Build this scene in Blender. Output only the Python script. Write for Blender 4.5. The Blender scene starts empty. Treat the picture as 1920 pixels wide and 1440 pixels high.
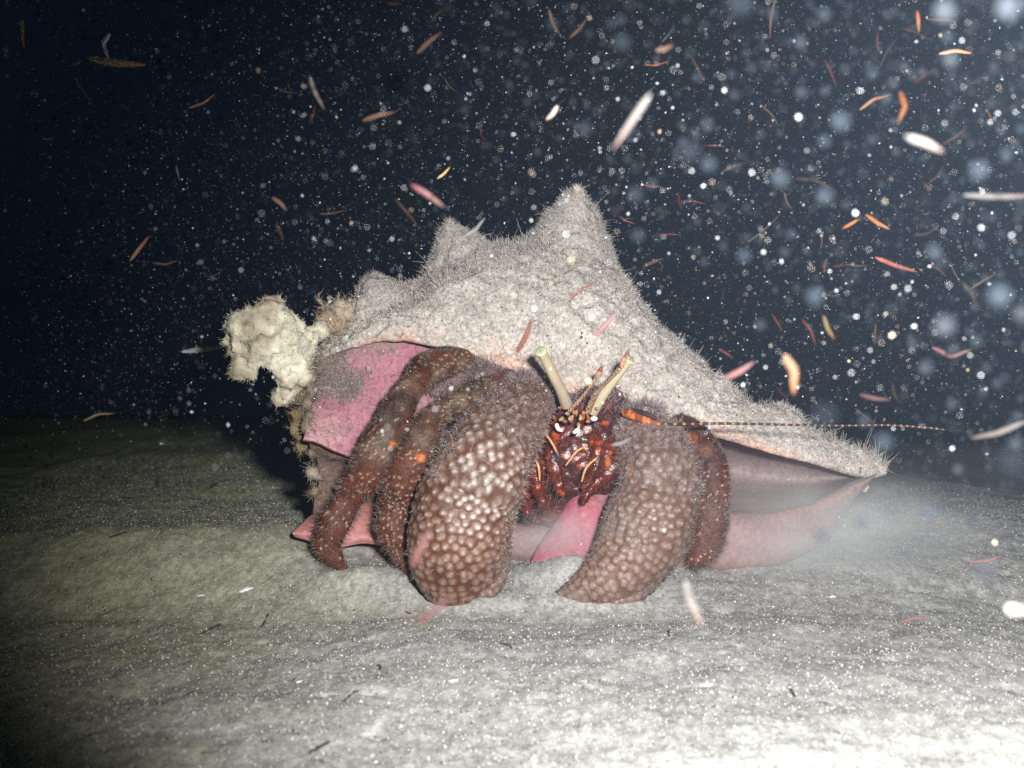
import bpy, math, random
import numpy as np
from mathutils import Vector, kdtree

random.seed(7)
RNG = np.random.default_rng(11)
S = bpy.context.scene
COL = S.collection

# ------------------------------------------------------------------ camera, water light, exposure
F = 2560.0                      # focal length in pixels of the 1920 x 1440 photograph
HORIZON = 640.0
CAM = np.array((0.0, -0.70, 0.129))
PITCH = math.atan((720 - HORIZON) / F)
cam = bpy.data.cameras.new("camera")
camo = bpy.data.objects.new("camera", cam)
COL.objects.link(camo)
camo.location = CAM
camo.rotation_euler = (math.pi / 2 - PITCH, 0, 0)
cam.sensor_width = 36.0
cam.lens = 36.0 * F / 1920
cam.clip_start = 0.01
cam.clip_end = 60
cam.dof.use_dof = True
cam.dof.focus_distance = 0.69
cam.dof.aperture_fstop = 18.0
S.camera = camo

w = bpy.data.worlds.new("World")
S.world = w
w.use_nodes = True
bg = w.node_tree.nodes["Background"]
bg.inputs["Color"].default_value = (0.16, 0.30, 0.58, 1)
bg.inputs["Strength"].default_value = 0.017

S.view_settings.view_transform = 'Standard'
S.view_settings.look = 'None'
S.view_settings.exposure = 0.0
S.view_settings.gamma = 1.0
S.cycles.use_denoising = False
S.cycles.max_bounces = 6
S.cycles.volume_bounces = 0
S.cycles.transparent_max_bounces = 16
S.cycles.caustics_reflective = False
S.cycles.caustics_refractive = False

# the diver's strobe, on an arm to the right of the lens
sl = bpy.data.lights.new("strobe", 'SPOT')
sl.energy = 35.0
sl.color = (1.0, 0.985, 0.96)
sl.spot_size = math.radians(75)
sl.spot_blend = 0.92
sl.shadow_soft_size = 0.016
so = bpy.data.objects.new("strobe", sl)
COL.objects.link(so)
so.location = (0.052, -0.645, 0.175)
_aim = Vector((0.155, 0.98, -0.22))
so.rotation_euler = _aim.to_track_quat('-Z', 'Y').to_euler()

# ------------------------------------------------------------------ helpers
_cp, _sp = math.cos(PITCH), math.sin(PITCH)


def P(px, py, Y):
    """point of the place seen at a pixel of the photograph, on the plane y = Y"""
    a = (px - 960.0) / F
    b = -(py - 720.0) / F
    dy = _cp + b * _sp
    dz = b * _cp - _sp
    t = (Y - CAM[1]) / dy
    return np.array((CAM[0] + a * t, Y, CAM[2] + dz * t))


def pxs(Y):
    return (Y - CAM[1]) / F


def _h(ix, iy, iz):
    n = (ix * 374761393 + iy * 668265263 + iz * 2147483647) & 0xffffffff
    n = ((n ^ (n >> 13)) * 1274126177) & 0xffffffff
    n = (n ^ (n >> 16)) & 0xffffffff
    return n.astype(np.float64) / 4294967295.0


def vnoise(p):
    p = np.asarray(p, float)
    i = np.floor(p).astype(np.int64)
    f = p - i
    f = f * f * f * (f * (f * 6 - 15) + 10)
    out = 0
    for dx in (0, 1):
        wx = f[:, 0] if dx else 1 - f[:, 0]
        for dy in (0, 1):
            wy = f[:, 1] if dy else 1 - f[:, 1]
            for dz in (0, 1):
                wz = f[:, 2] if dz else 1 - f[:, 2]
                out = out + wx * wy * wz * _h(i[:, 0] + dx, i[:, 1] + dy, i[:, 2] + dz)
    return out * 2 - 1


def fbm(p, freq, octaves=4, gain=0.5):
    p = np.asarray(p, float) * freq
    a, out, tot = 1.0, 0, 0
    for k in range(octaves):
        out = out + a * vnoise(p + 17.3 * k)
        tot += a
        a *= gain
        p = p * 2.03
    return out / tot


def sstep(a, b, x):
    t = np.clip((np.asarray(x, float) - a) / (b - a), 0, 1)
    return t * t * (3 - 2 * t)


def mesh(name, V, faces, mat=None, parent=None, smooth=True, col=None, quads=None):
    """link one mesh object; faces as list, or quads / tris as an (n,k) array"""
    me = bpy.data.meshes.new(name)
    V = np.asarray(V, np.float32)
    if isinstance(faces, np.ndarray):
        n, k = faces.shape
        me.vertices.add(len(V))
        me.vertices.foreach_set("co", V.ravel())
        me.loops.add(n * k)
        me.loops.foreach_set("vertex_index", faces.astype(np.int32).ravel())
        me.polygons.add(n)
        me.polygons.foreach_set("loop_start", np.arange(0, n * k, k, dtype=np.int32))
        me.update(calc_edges=True)
        me.validate()
    else:
        me.from_pydata([tuple(v) for v in V], [], [tuple(int(i) for i in f) for f in faces])
        me.update()
    if smooth:
        me.polygons.foreach_set("use_smooth", [True] * len(me.polygons))
    if col is not None:
        at = me.color_attributes.new("Col", 'FLOAT_COLOR', 'POINT')
        c = np.ones((len(V), 4), np.float32)
        c[:, :3] = col
        at.data.foreach_set("color", c.ravel())
    if mat is not None:
        me.materials.append(mat)
    o = bpy.data.objects.new(name, me)
    COL.objects.link(o)
    if parent is not None:
        o.parent = parent
        o.matrix_parent_inverse = parent.matrix_basis.inverted()
    return o


def empty(name, loc=(0, 0, 0)):
    o = bpy.data.objects.new(name, None)
    COL.objects.link(o)
    o.location = loc
    o.empty_display_size = 0.01
    return o


def tag(o, label=None, cat=None, group=None, kind=None):
    if label:
        o['label'] = label
    if cat:
        o['category'] = cat
    if group:
        o['group'] = group
    if kind:
        o['kind'] = kind
    return o


def grid_faces(n, m, wrap=False):
    """n rings of m points"""
    mm = m if wrap else m - 1
    i, j = np.meshgrid(np.arange(n - 1), np.arange(mm), indexing='ij')
    i, j = i.ravel(), j.ravel()
    j2 = (j + 1) % m
    return np.stack([i * m + j, i * m + j2, (i + 1) * m + j2, (i + 1) * m + j], 1)


def catmull(ctrl, n):
    c = np.asarray(ctrl, float)
    k = len(c)
    q = np.vstack([2 * c[0] - c[1], c, 2 * c[-1] - c[-2]])
    t = np.linspace(0, k - 1, n)
    i = np.minimum(t.astype(int), k - 2)
    f = (t - i)[:, None]
    p0, p1, p2, p3 = q[i], q[i + 1], q[i + 2], q[i + 3]
    return 0.5 * (2 * p1 + (p2 - p0) * f + (2 * p0 - 5 * p1 + 4 * p2 - p3) * f ** 2 + (3 * p1 - p0 - 3 * p2 + p3) * f ** 3)


def resample(c, n):
    d = np.r_[0, np.cumsum(np.linalg.norm(np.diff(c[:, :3], axis=0), axis=1))]
    t = np.linspace(0, d[-1], n)
    return np.stack([np.interp(t, d, c[:, k]) for k in range(c.shape[1])], 1)


def limb(ctrl, n=60, m=40, round_ends=(True, True), jitter=0.0):
    """tapering tube; ctrl rows = (px, py, Y, half width px, half depth px). Returns verts, quads, normals, (u,theta)"""
    rows = []
    for (x, y, Y, hw, hd) in ctrl:
        p = P(x, y, Y)
        s = pxs(Y)
        rows.append((*p, hw * s, hd * s))
    c = resample(catmull(rows, 400), n)
    cen, hw, hd = c[:, :3].copy(), np.maximum(c[:, 3], 1e-5), np.maximum(c[:, 4], 1e-5)
    T = np.gradient(cen, axis=0)
    T /= np.linalg.norm(T, axis=1)[:, None]
    L = np.r_[0, np.cumsum(np.linalg.norm(np.diff(cen, axis=0), axis=1))]
    # rounded ends
    for e in (0, 1):
        if round_ends[e]:
            r = hw[0] if e == 0 else hw[-1]
            dist = L if e == 0 else L[-1] - L
            f = np.clip(dist / max(r, 1e-6), 0, 1)
            k = np.sqrt(np.clip(1 - (1 - f) ** 2, 0.0004, 1))
            hw, hd = hw * k, hd * k
    V = cen - CAM
    V /= np.linalg.norm(V, axis=1)[:, None]
    W = np.cross(T, V)
    W /= np.linalg.norm(W, axis=1)[:, None]
    D = np.cross(W, T)
    th = np.linspace(0, 2 * np.pi, m, endpoint=False)
    ct, st = np.cos(th), np.sin(th)
    pos = cen[:, None, :] + W[:, None, :] * (hw[:, None] * ct)[:, :, None] + D[:, None, :] * (hd[:, None] * st)[:, :, None]
    nor = W[:, None, :] * (hd[:, None] * ct)[:, :, None] + D[:, None, :] * (hw[:, None] * st)[:, :, None]
    nor = nor.reshape(-1, 3)
    nor /= np.maximum(np.linalg.norm(nor, axis=1)[:, None], 1e-12)
    pos = pos.reshape(-1, 3)
    q = grid_faces(n, m, True)
    return pos, q, nor, (cen, hw, hd, W, D, L, th)


def tubercles(info, spacing_px, seed=0, jit=0.14):
    """hex packed points over a limb surface (rows round the limb, staggered)"""
    cen, hw, hd, W, D, L, th = info
    r = np.random.default_rng(seed)
    s = spacing_px * pxs(-0.03)
    front = cen + D * (hd * np.sign((D * (CAM - cen)).sum(1)))[:, None]
    prof = np.r_[0, np.cumsum(np.maximum(np.hypot(np.diff(L), np.diff(hw)), np.linalg.norm(np.diff(front, axis=0), axis=1)))]
    rows = int(prof[-1] / (s * 0.87))
    pts = []
    for k in range(rows):
        u = np.interp((k + 0.5) / rows * prof[-1], prof, L)
        a, b = np.interp(u, L, hw), np.interp(u, L, hd)
        per = math.pi * (a + b)
        cnt = max(3, int(per / s))
        t = (np.arange(cnt) + (k % 2) * 0.5) / cnt * 2 * np.pi + r.normal(0, jit, cnt) * 2 * np.pi / cnt
        uu = np.clip(u + r.normal(0, jit, cnt) * s * (0.3 if u < hw.max() * 0.3 else 1), 0, L[-1])
        for x, y in zip(t, uu):
            c = np.array([np.interp(y, L, cen[:, i]) for i in range(3)])
            w_ = np.array([np.interp(y, L, W[:, i]) for i in range(3)])
            d_ = np.array([np.interp(y, L, D[:, i]) for i in range(3)])
            pts.append(c + w_ * np.interp(y, L, hw) * math.cos(x) + d_ * np.interp(y, L, hd) * math.sin(x))
    return np.array(pts), s


def nearest(points, V):
    kd = kdtree.KDTree(len(points))
    for i, p in enumerate(points):
        kd.insert(p, i)
    kd.balance()
    d = np.empty(len(V))
    idx = np.empty(len(V), int)
    for i, v in enumerate(V):
        _, idx[i], d[i] = kd.find(v)
    return d, idx


def strands(base, nor, length, rad, seg=2, curl=0.6, up=0.0, seed=0):
    """tapering curved three-sided hairs. Returns verts, tris-as-quads, strand index of each vert"""
    r = np.random.default_rng(seed)
    n = len(base)
    length = np.broadcast_to(length, n).astype(float)
    rad = np.broadcast_to(rad, n).astype(float)
    d = nor + r.normal(0, 0.45, (n, 3))
    d[:, 2] += up
    d /= np.linalg.norm(d, axis=1)[:, None]
    bend = r.normal(0, curl, (n, 3))
    ref = r.normal(0, 1, (n, 3))
    a = np.cross(d, ref)
    a /= np.linalg.norm(a, axis=1)[:, None]
    b = np.cross(d, a)
    V = np.zeros((n, seg + 1, 3, 3))
    for k in range(seg + 1):
        f = k / seg
        c = base + d * (length * f)[:, None] + bend * (length * 0.5 * f * f)[:, None]
        rr = rad * (1 - 0.75 * f)
        for j in range(3):
            t = 2 * math.pi * j / 3
            V[:, k, j] = c + (a * math.cos(t) + b * math.sin(t)) * rr[:, None]
    o = (np.arange(n) * (seg + 1) * 3)[:, None, None, None]
    k = np.arange(seg)[None, :, None, None]
    j = np.arange(3)[None, None, :, None]
    j2 = (j + 1) % 3
    Q = np.concatenate([o + k * 3 + j, o + k * 3 + j2, o + (k + 1) * 3 + j2, o + (k + 1) * 3 + j], 3).reshape(-1, 4)
    idx = np.repeat(np.arange(n), (seg + 1) * 3)
    tip = np.tile(np.repeat(np.arange(seg + 1) / seg, 3), n)
    return V.reshape(-1, 3), Q, idx, tip


def surf_samples(V, Q, n, weight=None, seed=0):
    """random points with normals on a quad mesh"""
    r = np.random.default_rng(seed)
    A, B, C, D = V[Q[:, 0]], V[Q[:, 1]], V[Q[:, 2]], V[Q[:, 3]]
    N = np.cross(C - A, D - B)
    area = np.linalg.norm(N, axis=1)
    wgt = area.copy()
    if weight is not None:
        wgt = wgt * weight
    wgt = wgt / wgt.sum()
    f = r.choice(len(Q), n, p=wgt)
    u, v = r.random(n)[:, None], r.random(n)[:, None]
    p = (A[f] * (1 - u) + B[f] * u) * (1 - v) + (D[f] * (1 - u) + C[f] * u) * v
    nn = N[f] / np.maximum(area[f][:, None], 1e-15)
    return p, nn, f


# ------------------------------------------------------------------ materials
def mat_new(name):
    m = bpy.data.materials.new(name)
    m.use_nodes = True
    nt = m.node_tree
    return m, nt, nt.nodes["Principled BSDF"]


def lk(nt, a, ao, b, bi):
    nt.links.new(a.outputs[ao], b.inputs[bi])


def node(nt, t, **kw):
    n = nt.nodes.new(t)
    for k, v in kw.items():
        setattr(n, k, v)
    return n


def mat_vcol(name, rough=0.5, spec=0.4, bump=0.0, bscale=900.0, noise=0.25, nscale=500.0, sss=0.0, coat=0.0, ysc=1.0):
    """pigment stored with the mesh, broken up by fine procedural noise and bump"""
    m, nt, b = mat_new(name)
    at = node(nt, "ShaderNodeAttribute", attribute_name="Col")
    tc = node(nt, "ShaderNodeTexCoord")
    if ysc != 1.0:
        mp = node(nt, "ShaderNodeMapping")
        mp.inputs["Scale"].default_value = (1, ysc, 1)
        lk(nt, tc, "Object", mp, "Vector")
    nz = node(nt, "ShaderNodeTexNoise")
    nz.inputs["Scale"].default_value = nscale
    nz.inputs["Detail"].default_value = 4
    lk(nt, *((tc, "Object") if ysc == 1.0 else (mp, "Vector")), nz, "Vector")
    mr = node(nt, "ShaderNodeMapRange")
    mr.inputs["From Min"].default_value = 0.3
    mr.inputs["From Max"].default_value = 0.7
    mr.inputs["To Min"].default_value = 1 - noise
    mr.inputs["To Max"].default_value = 1 + noise
    lk(nt, nz, "Fac", mr, "Value")
    mx = node(nt, "ShaderNodeVectorMath", operation='MULTIPLY')
    lk(nt, at, "Color", mx, 0)
    lk(nt, mr, "Result", mx, 1)
    lk(nt, mx, "Vector", b, "Base Color")
    b.inputs["Roughness"].default_value = rough
    b.inputs["Specular IOR Level"].default_value = spec
    b.inputs["Coat Weight"].default_value = coat
    b.inputs["Coat Roughness"].default_value = 0.25
    if sss:
        b.inputs["Subsurface Weight"].default_value = sss
        b.inputs["Subsurface Radius"].default_value = (0.004, 0.002, 0.001)
        b.inputs["Subsurface Scale"].default_value = 1.0
    if bump:
        bp = node(nt, "ShaderNodeBump")
        bp.inputs["Strength"].default_value = bump
        bp.inputs["Distance"].default_value = 0.001
        n2 = node(nt, "ShaderNodeTexNoise")
        n2.inputs["Scale"].default_value = bscale
        n2.inputs["Detail"].default_value = 5
        lk(nt, *((tc, "Object") if ysc == 1.0 else (mp, "Vector")), n2, "Vector")
        lk(nt, n2, "Fac", bp, "Height")
        lk(nt, bp, "Normal", b, "Normal")
    return m


M_ground = mat_vcol("seabed_silt", rough=0.95, spec=0.1, bump=0.55, bscale=900, noise=0.28, nscale=520, ysc=0.4)
M_grain = mat_vcol("sand_grain", rough=0.85, spec=0.15, noise=0.1)
M_roof = mat_vcol("encrusted_shell", rough=0.95, spec=0.05, bump=0.9, bscale=500, noise=0.4, nscale=600)
M_turf = mat_vcol("algal_turf", rough=0.9, spec=0.1, noise=0.15)
M_pink = mat_vcol("pink_nacre", rough=0.6, spec=0.3, bump=0.35, bscale=420, noise=0.22, nscale=420, coat=0.0)
M_crab = mat_vcol("crab_cuticle", rough=0.58, spec=0.4, bump=0.5, bscale=900, noise=0.3, nscale=800)
M_claw = mat_vcol("claw_scales", rough=0.52, spec=0.5, bump=0.15, bscale=1200, noise=0.18, nscale=900)
M_face = mat_vcol("glossy_mouth_cuticle", rough=0.3, spec=0.5, bump=0.3, bscale=700, noise=0.3, nscale=700)
M_hair = mat_vcol("bristle", rough=0.6, spec=0.3, noise=0.1)
M_eye = mat_vcol("eyestalk_cuticle", rough=0.35, spec=0.5, noise=0.05, nscale=200, sss=0.1)
M_sponge = mat_vcol("sponge_tissue", rough=0.9, spec=0.1, bump=0.8, bscale=420, noise=0.22, nscale=300, sss=0.15)
M_worm = mat_vcol("worm_skin", rough=0.6, spec=0.2, noise=0.12, nscale=400)
_nt = M_worm.node_tree
_pb = _nt.nodes["Principled BSDF"]
_pb.inputs["Alpha"].default_value = 0.62
M_speck = mat_vcol("plankton", rough=0.6, spec=0.4, noise=0.05)
M_debris = mat_vcol("rotting_debris", rough=0.9, spec=0.1, bump=0.4, noise=0.3)


def mat_floc(name, albedo, fac):
    m, nt, b = mat_new(name)
    out = nt.nodes["Material Output"]
    df = node(nt, "ShaderNodeBsdfDiffuse")
    df.inputs["Color"].default_value = (*albedo, 1)
    tl = node(nt, "ShaderNodeBsdfTranslucent")
    tl.inputs["Color"].default_value = (*albedo, 1)
    ad = node(nt, "ShaderNodeMixShader")
    ad.inputs[0].default_value = 0.4
    lk(nt, df, 0, ad, 1)
    lk(nt, tl, 0, ad, 2)
    tr = node(nt, "ShaderNodeBsdfTransparent")
    mx = node(nt, "ShaderNodeMixShader")
    mx.inputs[0].default_value = fac
    lk(nt, tr, 0, mx, 1)
    lk(nt, ad, 0, mx, 2)
    lk(nt, mx, 0, out, "Surface")
    nt.nodes.remove(b)
    return m


M_floc = mat_floc("gelatinous_floc", (0.022, 0.028, 0.036), 0.42)
M_floc_bright = mat_floc("pale_floc", (0.028, 0.033, 0.040), 0.45)


# ------------------------------------------------------------------ seabed
def ground_z(x, y, fine=True):
    x = np.atleast_1d(np.asarray(x, float))
    y = np.atleast_1d(np.asarray(y, float))
    left = sstep(0.05, -0.14, x)
    z = sstep(-0.07, 0.05, y) * (0.014 + 0.013 * left)
    z = z + 0.012 * sstep(0.1, 0.6, y) * left
    z = z - 1.25 * sstep(0.85, 3.4, y)
    p = np.stack([x, y, 0 * x], 1)
    z = z + 0.006 * fbm(p, 7.0, 3) + 0.0024 * fbm(p + 3.1, 26.0, 3)
    # silt pushed up between the claws and in front of the legs
    z = z + 0.015 * np.exp(-((x - 0.030) / 0.028) ** 2 - ((y + 0.012) / 0.022) ** 2)
    z = z + 0.007 * np.exp(-((x + 0.065) / 0.03) ** 2 - ((y + 0.02) / 0.02) ** 2)
    if fine:
        z = z + 0.0007 * fbm(p * (1, 0.42, 1) + 7.7, 120.0, 2) + 0.0005 * np.abs(fbm(p * (1, 0.4, 1) + 1.7, 360.0, 2))
        for (tx, ty) in ((-0.026, -0.046), (0.020, -0.040), (-0.008, -0.040), (0.055, -0.042), (-0.082, -0.022)):
            z = z + 0.0022 * np.exp(-((x - tx) / 0.016) ** 2 - ((y - ty) / 0.011) ** 2)
    return z


def axis_coords(a, b, step, far_lo, far_hi, grow=1.13):
    c = list(np.arange(a, b, step))
    s, v = step, c[-1]
    while v < far_hi:
        s *= grow
        v += s
        c.append(v)
    s, v, lo = step, c[0], []
    while v > far_lo:
        s *= grow
        v -= s
        lo.append(v)
    return np.array(lo[::-1] + c)


gx = axis_coords(-0.34, 0.36, 0.0016, -14, 14)
gy = axis_coords(-0.36, 0.30, 0.0018, -4, 24)
GX, GY = np.meshgrid(gx, gy)
gxv, gyv = GX.ravel(), GY.ravel()
gz = ground_z(gxv, gyv)
gz2 = gz.reshape(len(gy), len(gx))
for _ in range(420):           # little pits and pellets left by burrowing animals
    cx_, cy_ = RNG.uniform(-0.33, 0.35), -0.36 + 0.62 * RNG.random() ** 1.3
    r_ = RNG.uniform(0.0012, 0.0034)
    amp = r_ * RNG.uniform(0.2, 0.55) * (-1 if RNG.random() < 0.8 else 0.4)
    ix = np.where(np.abs(gx - cx_) < 3 * r_)[0]
    iy = np.where(np.abs(gy - cy_) < 3 * r_)[0]
    if len(ix) and len(iy):
        dd_ = ((gx[ix][None] - cx_) ** 2 + ((gy[iy][:, None] - cy_) * RNG.uniform(0.6, 1.4)) ** 2) / r_ ** 2
        gz2[np.ix_(iy, ix)] += amp * np.exp(-dd_)
gz = gz2.ravel()
gp = np.stack([gxv, gyv, gz], 1)
c1 = fbm(gp * (1, 1, 0), 16, 4)
c2 = fbm(gp * (1, 0.42, 0) + 5, 150, 3)
olive = np.maximum(sstep(0.15, 0.6, gyv) * sstep(0.05, -0.2, gxv), 0.75 * sstep(-0.02, -0.22, gxv + 0.05 * c1))  # olive sediment; left side also darkened to stand in for the beam's falloff
c3 = fbm(gp * (1, 0.4, 0) + 9, 420, 2)
gcol = np.array((0.42, 0.415, 0.395)) * (1 + 0.16 * c1[:, None] + 0.18 * c2[:, None] + 0.30 * c3[:, None])
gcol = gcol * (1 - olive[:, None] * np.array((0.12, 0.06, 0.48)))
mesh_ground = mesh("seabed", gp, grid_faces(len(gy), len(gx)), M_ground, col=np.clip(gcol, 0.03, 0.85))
tag(mesh_ground, kind='structure')

# loose bright grains and flakes on the silt
ng = 95000
qx, qy = RNG.uniform(-0.34, 0.36, ng), -0.36 + 0.75 * RNG.random(ng) ** 1.2
qz = ground_z(qx, qy)
oct_v = np.array([(1, 0, 0), (-1, 0, 0), (0, 1, 0), (0, -1, 0), (0, 0, 1), (0, 0, -1)], float)
oct_f = np.array([(0, 2, 4), (2, 1, 4), (1, 3, 4), (3, 0, 4), (2, 0, 5), (1, 2, 5), (3, 1, 5), (0, 3, 5)])


def octas(centers, radii, cols, squash=(1, 1, 1), jit=0.35, seed=3):
    r = np.random.default_rng(seed)
    n = len(centers)
    V = oct_v[None] * (1 + r.normal(0, jit, (n, 6, 1))) * np.asarray(squash) + r.normal(0, 0.2, (n, 6, 3))
    V = centers[:, None] + V * np.asarray(radii)[:, None, None]
    Fc = (oct_f[None] + (np.arange(n) * 6)[:, None, None]).reshape(-1, 3)
    return V.reshape(-1, 3), Fc, np.repeat(cols, 6, 0)


gr = 0.00016 + 0.00045 * RNG.random(ng) ** 3
gcols = np.array((0.45, 0.44, 0.42)) * RNG.uniform(0.55, 1.35, (ng, 1))
odd = RNG.random(ng)[:, None]
gcols = np.where(odd < 0.010, (0.74, 0.74, 0.72), np.where(odd < 0.12, (0.10, 0.085, 0.07), gcols))
v, f, c = octas(np.stack([qx, qy, qz + 0.0001], 1), gr, gcols, seed=5)
tag(mesh("sand_grains", v, f, M_grain, col=c, smooth=False), "loose pale and dark sand grains scattered over the silt seabed", "sand", kind='stuff')

# ------------------------------------------------------------------ conch shell
shell = empty("conch_shell", (0.02, 0.08, 0.02))
tag(shell, "large conch shell with furry grey crust and pink mouth, carried by the hermit crab", "shell")


def tab(x, pts):
    p = np.array(pts, float)
    return np.interp(x, p[:, 0], p[:, 1])


def smooth1(a, k=9):
    ker = np.hanning(k + 2)[1:-1]
    ker /= ker.sum()
    return np.convolve(np.pad(a, k // 2, mode='edge'), ker, 'valid')


TOP = [(578, 668), (600, 652), (650, 615), (680, 572), (720, 560), (760, 556), (800, 532), (840, 492), (880, 466), (930, 456),
       (990, 452), (1040, 450), (1085, 452), (1120, 468), (1150, 497), (1190, 551), (1240, 608), (1300, 670), (1350, 715), (1400, 748),
       (1450, 774), (1500, 800), (1560, 826), (1610, 846), (1650, 866), (1664, 878)]
EDGE = [(578, 676), (610, 664), (650, 648), (700, 634), (760, 634), (800, 642), (850, 645), (890, 660), (930, 682), (970, 694), (1010, 708),
        (1100, 744), (1200, 776), (1300, 806), (1350, 818), (1400, 830), (1460, 848), (1500, 858), (1560, 876), (1610, 890), (1650, 892), (1664, 884)]
YE = [(578, 0.032), (650, 0.02), (760, 0.014), (880, 0.016), (1000, 0.018), (1150, 0.022), (1300, 0.026), (1450, 0.032), (1664, 0.045)]
YR = [(578, 0.036), (650, 0.05), (760, 0.075), (880, 0.095), (1000, 0.105), (1085, 0.105), (1200, 0.092), (1300, 0.08), (1450, 0.062), (1664, 0.048)]

nx, nf, nb = 260, 90, 30
xs = np.linspace(578, 1664, nx)
top = smooth1(tab(xs, TOP), 11)
edge = smooth1(tab(xs, EDGE), 9)
ye, yr = smooth1(tab(xs, YE), 15), smooth1(tab(xs, YR), 15)
roofV = []
for i, x in enumerate(xs):
    E, R = P(x, edge[i], ye[i]), P(x, top[i], yr[i])
    depth = yr[i] - ye[i]
    row = [E + (0, 0.012, 0.006), E + (0, 0.008, 0.001), E + (0, 0.004, -0.0018), E + (0, 0.0012, -0.0016)]
    for a in np.linspace(0, math.pi / 2, nf):
        k = math.sin(a) ** 0.92
        row.append(np.array((E[0] + (R[0] - E[0]) * k, ye[i] + depth * (1 - math.cos(a)), E[2] + (R[2] - E[2]) * k)))
    zb = 0.012 + 0.03 * float(sstep(1400, 1640, x))
    yb = yr[i] + 0.035 + depth * 1.0
    for a in np.linspace(0, math.pi / 2, nb)[1:]:
        row.append(np.array((R[0], yr[i] + (yb - yr[i]) * math.sin(a), zb + (max(R[2], zb) - zb) * math.cos(a))))
    roofV.append(row)
roofV = np.array(roofV)                      # nx, rows, 3
nrow = roofV.shape[1]
base = roofV.copy()
# shoulder knobs and the tall spine
def knob(px, py, Y, height_px, rad_px, lean=(0, 0), sharp=1.0):
    c = P(px, py, Y)
    s = pxs(Y)
    d = np.linalg.norm((base - c) * (1, 0.8, 1), axis=2) / (rad_px * s)
    wgt = np.clip(1.10 - np.sqrt(d * d + 0.03), 0, 1) ** sharp
    roofV[..., 2] += wgt * height_px * s
    roofV[..., 0] += wgt * lean[0] * s
    roofV[..., 1] += wgt * lean[1] * s


knob(1078, 453, 0.100, 102, 92, lean=(6, -30), sharp=1.25)
knob(848, 484, 0.086, 62, 66, lean=(-4, -25), sharp=1.0)
knob(830, 470, 0.084, 22, 36, lean=(-6, -10))
knob(694, 562, 0.055, 54, 76, lean=(2, -15), sharp=0.85)
knob(718, 545, 0.055, 10, 40)
knob(770, 552, 0.07, 14, 40)
knob(1330, 700, 0.075, 12, 60)
knob(1470, 782, 0.058, 20, 50)
pf = roofV.reshape(-1, 3)
nz_ = fbm(pf, 38, 4)
fade = np.ones(nrow)
fade[:8] = np.linspace(0, 1, 8)
dsp = (0.0062 * nz_ + 0.0034 * fbm(pf + 2.2, 150, 3)).reshape(nx, nrow) * fade[None]
cenr = np.array((0.03, 0.09, 0.05))
dirn = pf - cenr
dirn /= np.linalg.norm(dirn, axis=1)[:, None]
pf = pf + dirn * dsp.reshape(-1, 1)
roofV = pf.reshape(nx, nrow, 3)
rq = grid_faces(nx, nrow)
n1 = fbm(pf, 55, 4)
n2 = fbm(pf + 9, 260, 3)
rcol = np.array((0.45, 0.41, 0.37)) * (1 + 0.30 * n2[:, None] + 0.15 * n1[:, None])
rim = np.zeros((nx, nrow))
rim[:, :16] = np.linspace(1.3, 0, 16)
rim = np.clip(rim, 0, 1).reshape(-1, 1) * sstep(-0.4, 0.3, n1)[:, None]
rcol = rcol * (1 - rim) + np.array((0.50, 0.33, 0.27)) * rim
crust = mesh("crust", pf, rq, M_roof, shell, col=np.clip(rcol, 0.04, 0.8))
crust['label'] = "grey furry outer wall with three shoulder knobs"

# algal turf: a coat nobody could count, one part
fi = np.arange(len(rq))
row_of = rq[:, 0] % nrow
wt = np.where(row_of < 4, 0.0, np.where(row_of < 12, 0.35, 1.0)) * np.where(row_of > nf + 14, 0.12, 1.0)
cen_f = pf[rq].mean(1)
patch = sstep(-0.3, 0.2, fbm(cen_f + 4, 60, 4)) * 0.95 + 0.12
sp, sn, sf = surf_samples(pf, rq, 62000, wt * patch, seed=21)
sn = np.where(((sp - cenr) * sn).sum(1)[:, None] < 0, -sn, sn)
ln = RNG.uniform(0.0006, 0.0019, len(sp)) * (1 + 0.9 * np.clip(fbm(sp, 60, 2), -0.5, 1))
ln = np.where(RNG.random(len(sp)) < 0.03, ln * RNG.uniform(1.6, 3.2, len(sp)), ln)
_v = CAM - sp
_v /= np.linalg.norm(_v, axis=1)[:, None]
ln = ln * (0.45 + 1.0 * (1 - np.abs((_v * sn).sum(1))) ** 1.2)
right_end = sstep(1480, 1640, 960 + sp[:, 0] / pxs(0.04))
ln = ln * (1 + 1.3 * right_end)
tv, tq, ti, tt = strands(sp - sn * 0.0003, sn, ln, RNG.uniform(0.00016, 0.00032, len(sp)), curl=0.95, up=0.15, seed=22)
tone = RNG.uniform(0.72, 1.15, len(sp))
tc_ = np.array((0.65, 0.61, 0.56)) * tone[:, None]
brown = (RNG.random(len(sp)) < 0.07 + 0.10 * sstep(0.0, 0.5, fbm(sp + 1, 40, 2)))[:, None]
tc_ = np.where(brown, np.array((0.30, 0.19, 0.14)), tc_)
tcol = tc_[ti] * (0.85 + 0.2 * tt)[:, None]
turf = mesh("algal_turf", tv, tq, M_turf, shell, col=np.clip(tcol, 0.02, 0.85), smooth=False)
turf['kind'] = 'stuff'


gp_, gn_, _ = surf_samples(pf, rq, 16000, wt, seed=25)
gcl = np.array((0.66, 0.61, 0.55)) * RNG.uniform(0.6, 1.2, (16000, 1))
dk = RNG.random(16000) < 0.2
gcl[dk] = np.array((0.14, 0.10, 0.085))
gv, gf, gc = octas(gp_, 0.00022 + 0.0006 * RNG.random(16000) ** 3, gcl, seed=27)
grit = mesh("silt_grit", gv, gf, M_grain, shell, col=np.clip(gc, 0, 0.85), smooth=False)
grit['kind'] = 'stuff'


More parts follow.
